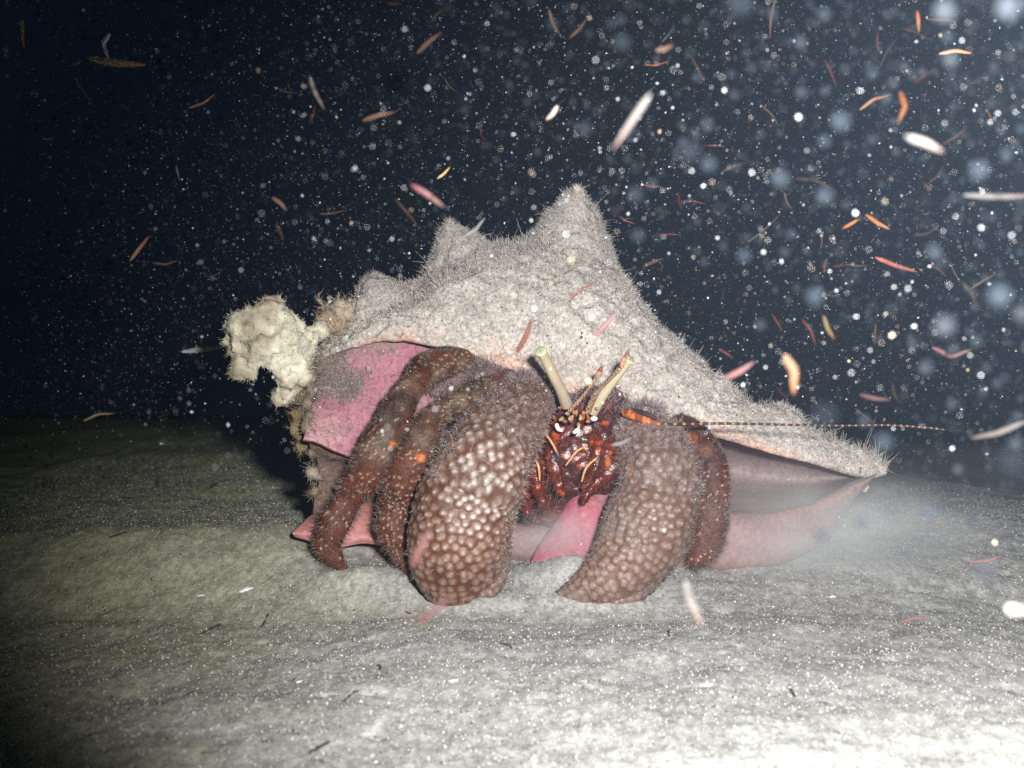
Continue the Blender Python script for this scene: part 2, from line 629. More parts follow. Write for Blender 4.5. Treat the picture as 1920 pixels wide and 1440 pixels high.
def pink_cols(p, base_c, dark_c, seed, f1=30, amt=0.5):
    a = sstep(-0.1, 0.55, fbm(p + seed, f1, 4))[:, None] * amt
    b = 1 + 0.12 * fbm(p + seed + 3, 90, 3)[:, None]
    return np.clip((np.array(base_c) * (1 - a) + np.array(dark_c) * a) * b, 0.01, 0.9)


# throat of the aperture with its lower lip
CREST = [(592, 955), (700, 955), (860, 975), (1000, 985), (1180, 975), (1340, 962), (1440, 965), (1520, 947), (1590, 906), (1645, 887)]
FOOT = [(592, 1005), (700, 1012), (860, 1030), (1000, 1040), (1180, 1052), (1340, 1058), (1450, 1050), (1540, 1002), (1600, 935), (1645, 889)]
nxi, npt = 160, 70
xi = np.linspace(592, 1645, nxi)
thr = []
for x in xi:
    e, cr, ft = tab(x, EDGE), tab(x, CREST), tab(x, FOOT)
    y_e = tab(x, YE) + 0.006
    dp = tab(x, [(592, 0.045), (760, 0.075), (1100, 0.095), (1400, 0.088), (1540, 0.07), (1645, 0.052)])
    yc = tab(x, [(592, 0.03), (760, 0.03), (1180, 0.022), (1340, 0.012), (1500, 0.018), (1645, 0.048)])
    h = cr - e
    sec = [P(x, e - 6, y_e), P(x, e + 0.03 * h, y_e + 0.35 * (dp - y_e)), P(x, e + 0.18 * h, y_e + 0.85 * (dp - y_e)), P(x, e + 0.5 * h, dp),
           P(x, cr - 0.18 * h, yc + 0.55 * (dp - yc)), P(x, cr - 0.03 * h, yc + 0.2 * (dp - yc)), P(x, cr, yc), P(x, cr + 0.35 * (ft - cr), yc - 0.006),
           P(x, ft, yc - 0.006), P(x, ft + 18 * float(sstep(1640, 1540, x)), yc)]
    thr.append(resample(catmull(sec, 200), npt))
thr = np.array(thr).reshape(-1, 3)
thr += 0.0016 * fbm(thr, 40, 3)[:, None] * np.array((0.2, -1, 0.4))
tcl = pink_cols(thr, (0.25, 0.145, 0.14), (0.20, 0.14, 0.125), 2, 34)
jr = np.tile(np.arange(npt), nxi) / npt
deep = sstep(0.72, 0.55, jr)[:, None]
tcl = tcl * (1 - deep) + deep * pink_cols(thr, (0.26, 0.195, 0.195), (0.21, 0.165, 0.155), 8, 30)
ridge = np.exp(-((jr - 0.76) / 0.025) ** 2)[:, None]
tcl = tcl * (1 - 0.6 * ridge) + 0.6 * ridge * np.array((0.48, 0.23, 0.21))
fr_ = sstep(1480, 1620, np.repeat(xi, npt))[:, None]
tcl = tcl * (1 - 0.7 * fr_) + 0.7 * fr_ * np.array((0.24, 0.19, 0.165)) * (1 + 0.4 * fbm(thr, 200, 3)[:, None])
throat = mesh("throat", thr, grid_faces(nxi, npt), M_pink, shell, col=tcl)
throat['label'] = "dull pink hollow with a rosy lower lip"


def patch_mesh(corners_rows, n, m):
    """smooth sheet through rows of (px,py,Y)"""
    rows = [catmull([P(*c) for c in r], m) for r in corners_rows]
    rows = np.array(rows)
    cols = [catmull(rows[:, j], n) for j in range(m)]
    return np.array(cols).transpose(1, 0, 2).reshape(-1, 3), grid_faces(n, m)


# flared pink lip at the shell's end
lipV, lipQ = patch_mesh([
    [(588, 668, 0.034), (640, 650, 0.030), (700, 638, 0.026), (790, 640, 0.030), (850, 650, 0.040)],
    [(580, 705, 0.026), (640, 698, 0.026), (700, 690, 0.028), (790, 690, 0.034), (850, 700, 0.045)],
    [(583, 745, 0.018), (640, 742, 0.020), (700, 740, 0.022), (770, 745, 0.028), (850, 760, 0.040)],
    [(580, 785, 0.008), (640, 782, 0.012), (700, 785, 0.016), (760, 790, 0.022), (830, 810, 0.034)],
    [(570, 820, 0.000), (605, 832, 0.003), (645, 852, 0.007), (700, 868, 0.014), (790, 880, 0.030)]], 90, 90)
lipV += 0.0018 * fbm(lipV, 60, 4)[:, None] * np.array((0, -1, 0.3))
lpx = 960 + lipV[:, 0] / ((lipV[:, 1] - CAM[1]) / F)
lpy = np.repeat(np.linspace(655, 845, 90), 90)
pk = pink_cols(lipV, (0.40, 0.165, 0.205), (0.27, 0.18, 0.17), 1, 55, 1.2)
fz = sstep(690, 625, lpx + 26 * fbm(lipV, 50, 3)) * sstep(775, 735, lpy + 22 * fbm(lipV + 5, 60, 3))
mid = sstep(0.0, 0.3, fbm(lipV + 2, 46, 3)) * sstep(640, 665, lpx) * sstep(720, 690, lpx) * sstep(690, 715, lpy) * sstep(770, 745, lpy)
blend = np.clip(fz + 0.7 * mid, 0, 1)[:, None]
pk = pk * (1 - blend) + blend * np.array((0.27, 0.19, 0.165)) * (1 + 0.4 * fbm(lipV, 300, 2)[:, None])
pale = (sstep(660, 600, lpx) * sstep(770, 800, lpy))[:, None]
pk = pk * (1 - 0.35 * pale) + 0.35 * pale * np.array((0.62, 0.42, 0.40))
lip = mesh("flared_lip", lipV, lipQ, M_pink, shell, col=np.clip(pk, 0.02, 0.9))
lip['label'] = "smooth bright pink flared lip behind the walking legs"
md = lip.modifiers.new("thickness", 'SOLIDIFY')
md.thickness = 0.0035
md.offset = 1.0
# scurf of algae on the lip
wl = blend[lipQ].mean(1).ravel() + 0.12
p_, n_, f_ = surf_samples(lipV, lipQ, 3600, wl, seed=31)
n_ = np.where(n_[:, 1:2] > 0, -n_, n_)
a, q, i_, t_ = strands(p_, n_, RNG.uniform(0.0015, 0.004, len(p_)), 0.00016, seed=32)
cc = np.array((0.42, 0.36, 0.31)) * RNG.uniform(0.6, 1.2, (len(p_), 1))
fr = mesh("algal_fringe", a, q, M_turf, lip, col=cc[i_], smooth=False)
fr['kind'] = 'stuff'

# toothed lower end of the lip resting on the silt
flV, flQ = patch_mesh([
    [(590, 960, 0.03), (640, 945, 0.03), (700, 940, 0.03), (770, 950, 0.03)],
    [(568, 978, 0.016), (640, 968, 0.016), (700, 966, 0.016), (770, 975, 0.016)],
    [(548, 998, 0.006), (620, 1000, 0.004), (690, 1004, 0.004), (770, 1012, 0.006)],
    [(552, 1008, 0.008), (620, 1024, 0.006), (690, 1020, 0.006), (770, 1026, 0.008)]], 40, 60)
flV += 0.001 * fbm(flV, 90, 3)[:, None]
fl = mesh("lower_lip", flV, flQ, M_pink, shell, col=pink_cols(flV, (0.50, 0.22, 0.21), (0.30, 0.17, 0.15), 4, 50, 0.7))
md = fl.modifiers.new("thickness", 'SOLIDIFY')
md.thickness = 0.003
md.offset = 1.0
# side wall between the two lips
swV, swQ = patch_mesh([
    [(580, 818, 0.012), (640, 850, 0.018), (760, 880, 0.03)],
    [(598, 880, 0.024), (650, 890, 0.028), (760, 910, 0.036)],
    [(590, 960, 0.026), (650, 960, 0.030), (760, 970, 0.038)]], 50, 40)
swV += 0.002 * fbm(swV, 70, 4)[:, None]
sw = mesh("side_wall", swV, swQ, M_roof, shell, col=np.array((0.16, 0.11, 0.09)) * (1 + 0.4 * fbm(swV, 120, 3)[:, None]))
md = sw.modifiers.new("thickness", 'SOLIDIFY')
md.thickness = 0.004
md.offset = 1.0
# pink columella fold seen between the mouth and the right claw
v, q, n_, info = limb([(1140, 850, 0.020, 16, 12), (1124, 900, 0.012, 34, 16), (1112, 950, 0.008, 46, 18), (1092, 1000, 0.006, 56, 16), (1068, 1060, 0.006, 70, 18), (1040, 1150, 0.01, 80, 18)], 60, 48)
mesh("columella_fold", v + 0.0012 * fbm(v, 60, 3)[:, None] * n_, q, M_pink, shell, col=pink_cols(v, (0.33, 0.075, 0.105), (0.19, 0.12, 0.12), 6, 60, 1.0))

# ------------------------------------------------------------------ yellow sponge on the shell's end
sponge = empty("sponge", P(560, 640, 0.02))
tag(sponge, "ragged cream yellow sponge growing on the left end of the conch shell", "sponge")


def lumps(name, balls, voxel, disp, mat, parent, colfn, seed, hairs=0, hl=0.003):
    """fuse balls (px,py,Y,r px) into one lumpy mass, then roughen it"""
    V, Fc, o = [], [], 0
    import bmesh
    bm = bmesh.new()
    for (x, y, Y, r) in balls:
        ret = bmesh.ops.create_icosphere(bm, subdivisions=3, radius=r * pxs(Y))
        c = Vector(P(x, y, Y))
        for vv in ret['verts']:
            vv.co += c
    me = bpy.data.meshes.new("tmp")
    bm.to_mesh(me)
    bm.free()
    ob = bpy.data.objects.new("tmp", me)
    COL.objects.link(ob)
    rm = ob.modifiers.new("r", 'REMESH')
    rm.mode = 'VOXEL'
    rm.voxel_size = voxel
    dg = bpy.context.evaluated_depsgraph_get()
    ev = ob.evaluated_get(dg)
    m2 = ev.to_mesh()
    n = len(m2.vertices)
    co = np.empty(n * 3)
    no = np.empty(n * 3)
    m2.vertices.foreach_get("co", co)
    m2.vertices.foreach_get("normal", no)
    co, no = co.reshape(-1, 3), no.reshape(-1, 3)
    faces = [tuple(p.vertices) for p in m2.polygons]
    ev.to_mesh_clear()
    bpy.data.objects.remove(ob)
    nn = (fbm(co + seed, 75, 4) - 0.35 * np.abs(fbm(co + seed + 9, 110, 2)) * 2) * disp * 1.6 + np.abs(fbm(co + seed + 4, 330, 3)) * disp * 0.9
    co = co + no * nn[:, None]
    ob = mesh(name, co, faces, mat, parent, col=colfn(co))
    if hairs:
        r = np.random.default_rng(int(seed * 10))
        k = r.integers(0, n, hairs)
        hv, hq, hi, ht = strands(co[k], no[k], r.uniform(0.4, 1.3, hairs) * hl, r.uniform(0.00016, 0.0003, hairs), curl=1.0, seed=int(seed * 7))
        hc = colfn(co[k]) * r.uniform(0.8, 1.2, (hairs, 1))
        fz_ = mesh("fuzz", hv, hq, M_turf, ob, col=np.clip(hc[hi], 0, 0.9), smooth=False)
        fz_['kind'] = 'stuff'
    return ob


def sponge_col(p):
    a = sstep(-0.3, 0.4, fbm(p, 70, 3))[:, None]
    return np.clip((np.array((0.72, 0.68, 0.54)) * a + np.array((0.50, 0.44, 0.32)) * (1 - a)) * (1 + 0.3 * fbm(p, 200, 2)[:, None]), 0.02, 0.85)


lumps("sponge_body", [(468, 618, 0.0, 36), (506, 596, 0.002, 38), (525, 568, 0.004, 20), (452, 648, 0.0, 30), (490, 650, -0.004, 36), (536, 634, 0.0, 36), (440, 596, 0.002, 14), (470, 690, 0.0, 14), (424, 612, 0.0, 11), (486, 560, 0.004, 10), (520, 552, 0.004, 10), (445, 700, 0.002, 8), (425, 664, 0.0, 9), (552, 610, 0.008, 26),
                      (500, 560, 0.006, 16), (438, 612, 0.004, 20), (455, 680, 0.002, 22), (545, 660, 0.002, 28), (545, 700, 0.006, 30), (540, 738, 0.012, 24),
                      (562, 680, 0.012, 22), (428, 640, 0.004, 14), (575, 632, 0.016, 26), (600, 622, 0.022, 22), (578, 668, 0.018, 20), (562, 655, 0.012, 24), (510, 690, 0.002, 12)], 0.0022, 0.0042, M_sponge, sponge, sponge_col, 1.3, 1700, 0.0014)
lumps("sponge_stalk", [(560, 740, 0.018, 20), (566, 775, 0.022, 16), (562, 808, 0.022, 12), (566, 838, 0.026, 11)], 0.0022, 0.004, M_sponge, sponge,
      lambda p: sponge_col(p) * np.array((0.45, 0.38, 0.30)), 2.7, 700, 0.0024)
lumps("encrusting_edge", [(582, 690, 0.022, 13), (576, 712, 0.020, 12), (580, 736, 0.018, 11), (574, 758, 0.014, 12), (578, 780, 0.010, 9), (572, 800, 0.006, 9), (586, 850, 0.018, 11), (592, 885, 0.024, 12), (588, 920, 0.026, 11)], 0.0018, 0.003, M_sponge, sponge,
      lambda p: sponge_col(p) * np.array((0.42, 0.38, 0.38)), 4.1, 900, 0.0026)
tuft = lumps("seaweed_tuft", [(640, 578, 0.036, 18), (622, 590, 0.036, 16), (606, 575, 0.034, 10), (598, 556, 0.034, 7), (630, 610, 0.036, 18), (650, 600, 0.04, 14), (610, 612, 0.034, 12)], 0.002, 0.004, M_sponge, None,
             lambda p: sponge_col(p) * np.array((0.75, 0.66, 0.66)), 3.3, 700, 0.003)
tag(tuft, "small brown tuft of weed between the sponge and the first shell knob", "weed")

# ------------------------------------------------------------------ hermit crab
crab = empty("hermit_crab", (0.03, -0.03, 0.0))
tag(crab, "red brown hermit crab with scaly claws and stalked eyes looking out of the conch shell", "hermit crab")


def bristles(parent, V, Q, n, ln, seed, cols=((0.40, 0.36, 0.36), (0.20, 0.10, 0.08)), rad=0.00013, weight=None, front=True, mixp=0.7):
    r = np.random.default_rng(seed)
    fc = V[Q].mean(1)
    wt_ = np.ones(len(Q)) if weight is None else weight(fc)
    A, B, C, D = V[Q[:, 0]], V[Q[:, 1]], V[Q[:, 2]], V[Q[:, 3]]
    p, nn, f = surf_samples(V, Q, n, wt_, seed)
    cen = V.mean(0)
    k = r.uniform(0.5, 1.4, n) * ln
    v, q, i, t = strands(p - nn * 0.0002, nn, k, rad, curl=0.5, up=-0.1, seed=seed)
    c = np.where(r.random((n, 1)) < mixp, cols[0], cols[1]) * r.uniform(0.7, 1.25, (n, 1))
    o = mesh("bristles", v, q, M_hair, parent, col=np.clip(c[i], 0, 0.9), smooth=False)
    o['kind'] = 'stuff'
    return o


def fix_out(V, Q, nor):
    """quad order so that face normals point outwards"""
    a = np.cross(V[Q[:, 2]] - V[Q[:, 0]], V[Q[:, 3]] - V[Q[:, 1]])
    s = (a * nor[Q[:, 0]]).sum(1).sum()
    return Q if s > 0 else Q[:, ::-1]


def scaly(name, ctrl, spacing, h, parent, seed, n=170, m=190, dull=0.0, ends=(True, True), frost=None):
    V, Q, N, info = limb(ctrl, n, m, ends)
    pts, s = tubercles(info, spacing, seed)
    d, idx = nearest(pts, V)
    R = 0.60 * s
    r = np.random.default_rng(seed + 1)
    hv = r.uniform(0.5, 1.5, len(pts))
    # scales lean towards the tip of the limb
    tang = np.gradient(info[0], axis=0)
    tang /= np.linalg.norm(tang, axis=1)[:, None]
    lean = ((V - pts[idx]) * np.repeat(tang, m, 0)).sum(1) / R
    d = d * (1 + 0.22 * fbm(V, 330, 2))
    dome = np.clip(1 - (d / R) ** 2, 0, 1) * np.clip(1 + 0.55 * lean, 0.3, 1.6)
    V2 = V + N * (dome * h * 0.75 * s * hv[idx])[:, None]
    V2 += N * (0.0007 * fbm(V, 70, 3))[:, None]
    Q = fix_out(V2, Q, N)
    tip = sstep(0.42, 0.06, np.linalg.norm(V - pts[idx] - np.repeat(tang, m, 0) * R * 0.15, axis=1) / R)[:, None]
    edge_ = sstep(0.5, 0.92, d / R)[:, None]
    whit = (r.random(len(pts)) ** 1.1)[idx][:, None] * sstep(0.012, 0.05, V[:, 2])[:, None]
    if frost:
        fd_ = np.linalg.norm((V - P(*frost[:3])) * (1, 0.5, 1), axis=1) / (frost[3] * pxs(-0.05))
        fr2 = sstep(1.2, 0.3, fd_ + 0.5 * fbm(V, 120, 2))[:, None]
        whit = np.clip(whit + 0.9 * fr2, 0, 1.15)
        tip = np.clip(tip + 0.45 * fr2 * sstep(0.7, 0.3, d / R)[:, None], 0, 1)
    body = np.array((0.17, 0.098, 0.07))
    rust = np.array((0.10, 0.033, 0.012))
    white = np.array((0.56, 0.50, 0.46))
    col = body * (1 - edge_) + rust * edge_
    blot = sstep(-0.2, 0.4, fbm(V + seed, 60, 3))[:, None]
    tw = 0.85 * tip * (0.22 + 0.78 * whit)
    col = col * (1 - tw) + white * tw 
    col = col * (0.85 + 0.25 * blot)
    grey = np.array((0.235, 0.18, 0.165)) * (0.9 + 0.3 * fbm(V, 400, 2)[:, None])
    dl = np.clip(dull + 0.5 * sstep(0.1, 0.5, fbm(V + seed * 2, 45, 3)), 0, 0.9)[:, None]
    col = col * (1 - dl * 0.6) + grey * dl * 0.6
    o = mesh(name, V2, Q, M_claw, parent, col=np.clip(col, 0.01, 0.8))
    return o, V2, Q, N


# left-hand (viewer) claw
PL = [(906, 850, -0.018, 66, 54), (892, 890, -0.030, 84, 70), (884, 918, -0.040, 90, 76), (873, 950, -0.043, 94, 80), (862, 1000, -0.045, 96, 80), (856, 1050, -0.045, 90, 72), (854, 1090, -0.043, 70, 56), (858, 1118, -0.041, 44, 38), (868, 1138, -0.039, 22, 20)]
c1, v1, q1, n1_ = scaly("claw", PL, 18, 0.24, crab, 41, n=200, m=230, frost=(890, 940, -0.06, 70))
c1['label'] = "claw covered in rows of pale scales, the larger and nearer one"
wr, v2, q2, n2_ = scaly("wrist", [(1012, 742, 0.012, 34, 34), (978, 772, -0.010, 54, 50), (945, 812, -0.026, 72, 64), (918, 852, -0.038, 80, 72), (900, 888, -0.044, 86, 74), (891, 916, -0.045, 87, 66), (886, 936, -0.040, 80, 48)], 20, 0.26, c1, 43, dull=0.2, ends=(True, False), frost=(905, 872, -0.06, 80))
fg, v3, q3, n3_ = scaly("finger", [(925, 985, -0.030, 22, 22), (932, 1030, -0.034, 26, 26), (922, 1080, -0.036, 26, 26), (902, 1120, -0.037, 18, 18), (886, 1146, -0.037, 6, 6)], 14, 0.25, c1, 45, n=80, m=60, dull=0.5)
# finger tips of the fixed finger
bristles(c1, v1, q1, 1300, 0.0017, 46, weight=lambda f: sstep(0.0, -0.02, f[:, 0] * 0) * 0 + sstep(930, 965, 960 + f[:, 0] / pxs(-0.04)) + 0.10)
bristles(wr, v2, q2, 2000, 0.0024, 47, weight=lambda f: 0.25 + sstep(0.058, 0.085, f[:, 2]) * 1.5 + sstep(950, 985, 960 + f[:, 0] / pxs(-0.03)))

# right-hand claw
PR = [(1238, 868, -0.012, 52, 42), (1237, 900, -0.020, 66, 54), (1234, 925, -0.025, 74, 62), (1220, 970, -0.030, 84, 70), (1200, 1015, -0.034, 80, 66), (1168, 1058, -0.037, 68, 56), (1125, 1092, -0.038, 48, 42), (1075, 1116, -0.036, 28, 26), (1030, 1128, -0.033, 10, 10)]
c2_, v4, q4, n4_ = scaly("claw", PR, 17, 0.22, crab, 51, n=200, m=220, dull=0.45)
c2_['label'] = "claw turned inwards with dull brown scales and a pointed tip"
wr2, v5, q5, n5_ = scaly("wrist", [(1180, 800, 0.010, 30, 30), (1200, 818, -0.006, 52, 46), (1222, 845, -0.017, 66, 56), (1234, 885, -0.026, 73, 62), (1237, 915, -0.026, 72, 56), (1238, 934, -0.020, 62, 42)], 19, 0.24, c2_, 53, dull=0.55, ends=(True, False))
fg2, v6, q6, n6_ = scaly("finger", [(1240, 1030, -0.030, 28, 26), (1205, 1080, -0.036, 32, 30), (1160, 1118, -0.039, 28, 26), (1110, 1138, -0.039, 16, 16), (1080, 1142, -0.038, 5, 5)], 14, 0.25, c2_, 55, n=80, m=60, dull=0.7)
bristles(c2_, v4, q4, 1600, 0.0016, 56, weight=lambda f: 0.3 + sstep(1170, 1140, 960 + f[:, 0] / pxs(-0.03)))
bristles(wr2, v5, q5, 2800, 0.0024, 57, weight=lambda f: 0.5 + sstep(0.07, 0.09, f[:, 2]))


def leg(name, ctrl, seed, orange=(), red=0.0, hairs=4200, n=170, m=90, spacing=11, label=None):
    V, Q, N, info = limb(ctrl, n, m)
    pts, s = tubercles(info, spacing, seed, 0.3)
    r = np.random.default_rng(seed)
    keep = r.random(len(pts)) < 0.75 * sstep(-0.4, 0.3, fbm(pts, 70, 2))
    pts = pts[keep]
    d, idx = nearest(pts, V)
    R = 0.34 * s
    dome = np.clip(1 - (d / R) ** 2, 0, 1)
    V2 = V + N * (dome * 0.22 * s)[:, None] + N * (0.0022 * fbm(V + seed, 48, 3) + 0.0006 * np.abs(fbm(V, 240, 2)))[:, None]
    Q = fix_out(V2, Q, N)
    a = sstep(-0.3, 0.4, fbm(V + seed, 55, 4))[:, None]
    col = np.array((0.075, 0.043, 0.027)) * a + np.array((0.095, 0.022, 0.011)) * (1 - a)
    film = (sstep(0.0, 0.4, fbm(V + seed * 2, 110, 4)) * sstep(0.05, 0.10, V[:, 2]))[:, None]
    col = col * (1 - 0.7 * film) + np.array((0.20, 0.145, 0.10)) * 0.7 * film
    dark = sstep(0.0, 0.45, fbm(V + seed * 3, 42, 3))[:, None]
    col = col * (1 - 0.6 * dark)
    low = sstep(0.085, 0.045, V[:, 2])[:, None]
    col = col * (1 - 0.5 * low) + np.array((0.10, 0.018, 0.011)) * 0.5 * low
    tip = sstep(0.8, 0.2, d / R)[:, None]
    col = col * (1 - tip * 0.8) + np.array((0.50, 0.36, 0.22)) * tip * 0.8
    for (x, y, Y, rr) in orange:
        c = P(x, y, Y)
        # spot of pigment on the side that faces this point
        dd = np.linalg.norm((V - c) * (1, 0.12, 1), axis=1) / (rr * pxs(Y))
        dd = dd * (1 + 0.7 * fbm(V + seed, 260, 2))
        k = (sstep(1.3, 0.4, dd) * (N[:, 1] < 0))[:, None]
        col = col * (1 - k) + np.array((0.60, 0.15, 0.03)) * k
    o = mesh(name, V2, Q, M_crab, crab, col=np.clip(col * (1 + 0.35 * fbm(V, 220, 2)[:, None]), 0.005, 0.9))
    if label:
        o['label'] = label
    if hairs:
        bristles(o, V2, Q, hairs, 0.0024, seed + 5, cols=((0.26, 0.21, 0.18), (0.10, 0.045, 0.03)), mixp=0.55)
    return o


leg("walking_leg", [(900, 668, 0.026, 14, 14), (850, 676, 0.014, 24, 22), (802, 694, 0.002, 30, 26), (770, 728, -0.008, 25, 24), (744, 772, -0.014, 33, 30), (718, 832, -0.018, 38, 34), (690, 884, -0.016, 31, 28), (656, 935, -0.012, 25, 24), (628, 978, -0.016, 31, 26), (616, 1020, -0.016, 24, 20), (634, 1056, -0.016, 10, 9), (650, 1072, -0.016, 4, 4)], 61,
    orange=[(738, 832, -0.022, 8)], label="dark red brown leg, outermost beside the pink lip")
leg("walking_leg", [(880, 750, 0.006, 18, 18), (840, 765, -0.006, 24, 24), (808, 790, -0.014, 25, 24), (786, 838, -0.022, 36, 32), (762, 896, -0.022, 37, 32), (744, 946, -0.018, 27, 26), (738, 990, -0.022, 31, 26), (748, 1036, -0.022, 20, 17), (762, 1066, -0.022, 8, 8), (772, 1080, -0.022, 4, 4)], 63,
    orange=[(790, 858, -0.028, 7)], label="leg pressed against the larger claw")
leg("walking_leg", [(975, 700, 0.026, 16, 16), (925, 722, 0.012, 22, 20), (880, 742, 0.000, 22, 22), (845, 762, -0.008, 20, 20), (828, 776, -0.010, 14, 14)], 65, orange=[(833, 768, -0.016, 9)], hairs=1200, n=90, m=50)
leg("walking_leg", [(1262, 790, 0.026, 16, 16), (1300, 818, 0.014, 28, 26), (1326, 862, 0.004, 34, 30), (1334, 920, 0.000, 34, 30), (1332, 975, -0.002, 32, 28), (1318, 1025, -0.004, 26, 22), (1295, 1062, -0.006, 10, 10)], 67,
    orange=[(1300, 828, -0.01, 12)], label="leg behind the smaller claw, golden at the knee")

# body with the front of the carapace
V, Q, N, info = limb([(1052, 748, 0.040, 50, 16), (1074, 768, 0.028, 90, 34), (1085, 800, 0.018, 106, 48), (1085, 850, 0.014, 106, 50), (1075, 910, 0.018, 104, 44), (1065, 970, 0.026, 84, 34), (1060, 1010, 0.03, 50, 26)], 130, 150)
k1 = fbm(V, 130, 3)
V = V + N * (0.0022 * k1 + 0.0012 * np.abs(fbm(V + 1, 320, 2)))[:, None]
Q = fix_out(V, Q, N)
a = sstep(0.0, 0.5, fbm(V + 3, 85, 4))[:, None]
b_ = sstep(0.38, 0.55, fbm(V + 8, 230, 3))[:, None]
bc = np.array((0.055, 0.014, 0.013)) * (1 - a) + np.array((0.15, 0.020, 0.013)) * a
bc = bc * (1 - b_) + np.array((0.36, 0.07, 0.02)) * b_
mv = sstep(0.045, 0.02, V[:, 2])[:, None]
bc = bc * (1 - mv) + mv * np.array((0.16, 0.075, 0.075))
body = mesh("body", V, Q, M_face, crab, col=np.clip(bc, 0.004, 0.9))
bristles(body, V, Q, 2600, 0.0032, 71, cols=((0.40, 0.35, 0.36), (0.14, 0.05, 0.04)), weight=lambda f: 0.05 + sstep(0.088, 0.1, f[:, 2]), mixp=0.75)
# shoulder mats of hair either side of the eyes
for (cx, cy, Y, hw_, sd, nm) in ((985, 728, 0.006, 46, 73, 2400), (1204, 782, 0.004, 36, 75, 1800), (905, 705, 0.016, 40, 77, 1800), (850, 712, 0.020, 56, 79, 2400), (905, 745, 0.008, 36, 81, 1500)):
    V, Q, N, info = limb([(cx - hw_, cy + 6, Y + 0.01, 16, 16), (cx, cy, Y, 28, 24), (cx + hw_, cy + 8, Y + 0.01, 16, 16)], 50, 40)
    Q = fix_out(V, Q, N)
    o = mesh("shoulder", V + N * (0.0016 * fbm(V, 90, 3))[:, None], Q, M_crab, crab, col=np.array((0.13, 0.07, 0.065)) * (1 + 0.5 * fbm(V, 120, 3)[:, None]))
    bristles(o, V, Q, nm, 0.0040, sd, cols=((0.42, 0.37, 0.38), (0.20, 0.09, 0.07)), mixp=0.7)


def simple(name, ctrl, col, parent, n=40, m=16, mat=None, noise=0.25, ends=(True, True), f=200):
    V, Q, N, info = limb(ctrl, n, m, ends)
    Q = fix_out(V, Q, N)
    t = np.repeat(np.linspace(0, 1, n), m)
    c = col(t, V) if callable(col) else np.array(col) * np.ones((len(V), 1))
    c = c * (1 + noise * fbm(V + random.random(), f, 3)[:, None])
    return mesh(name, V, Q, mat or M_crab, parent, col=np.clip(c, 0.003, 0.95))


# eyestalks with greenish corneas
def stalk(pts, label):
    def sc(t, V):
        base_c = np.array((0.56, 0.48, 0.32))[None] * np.ones((len(V), 1))
        mv_ = (sstep(-0.2, 0.4, fbm(V + 2, 90, 2)) * sstep(1.0, 0.3, t))[:, None] * 0.45
        base_c = base_c * (1 - mv_) + np.array((0.42, 0.34, 0.30)) * mv_
        return base_c
    o = simple("eyestalk", pts, sc, crab, 70, 32, M_eye, 0.06, ends=(False, False))
    o['label'] = label
    a_, b_ = P(*pts[-2][:3]), P(*pts[-1][:3])
    ax = (b_ - a_) / np.linalg.norm(b_ - a_)
    r = pts[-1][3] * pxs(pts[-1][2])
    # domed cornea: rings about the stalk axis
    u = np.cross(ax, (0, 0.3, 1.0))
    u /= np.linalg.norm(u)
    w_ = np.cross(ax, u)
    V, C = [], []
    nr, ms = 22, 32
    for i in range(nr):
        g = i / (nr - 1) * math.pi / 2
        rr, hh = r * 1.10 * math.cos(g), r * 0.45 * math.sin(g) - r * 0.10
        for j in range(ms):
            t = 2 * math.pi * j / ms
            V.append(b_ + ax * hh + (u * math.cos(t) + w_ * math.sin(t)) * max(rr, 1e-6))
            k = i / (nr - 1)
            ring = np.array((0.58, 0.54, 0.28)) if k < 0.45 else np.array((0.38, 0.42, 0.27))
            C.append(ring)
    V, C = np.array(V), np.array(C)
    look = P(pts[-1][0] + 2, pts[-1][1] - 2, -0.2)
    fwd = CAM - b_
    fwd /= np.linalg.norm(fwd)
    nrm = V - (b_ - ax * r * 0.2)
    nrm /= np.linalg.norm(nrm, axis=1)[:, None]
    pup = (nrm @ ((fwd * 0.75 + ax * 0.6) / np.linalg.norm(fwd * 0.75 + ax * 0.6)))
    k = sstep(0.965, 0.99, pup)[:, None]
    C = C * (1 - k) + np.array((0.05, 0.10, 0.07)) * k
    Q = grid_faces(nr, ms, True)
    nn = nrm
    mesh("cornea", V, fix_out(V, Q, nn), M_cornea, o, col=C)
    return o


M_cornea = mat_vcol("cornea", rough=0.12, spec=0.6, noise=0.08, nscale=900, coat=0.6)
stalk([(1062, 758, -0.006, 11.5, 11.5), (1051, 730, -0.017, 10.5, 10.5), (1037, 703, -0.027, 10, 10), (1023, 675, -0.036, 9.6, 9.6), (1014, 658, -0.042, 10.4, 10.4)], "cream eyestalk leaning left")
stalk([(1112, 772, -0.006, 10.5, 10.5), (1128, 745, -0.013, 9.6, 9.6), (1147, 717, -0.020, 9.2, 9.2), (1168, 690, -0.026, 8.8, 8.8), (1181, 674, -0.030, 9.4, 9.4)], "cream eyestalk leaning right behind a feeler")

def striped(a, b, k, sharp=0.5):
    a, b = np.array(a), np.array(b)
    return lambda t, V: np.where(((t * k) % 1.0)[:, None] < sharp, a, b)


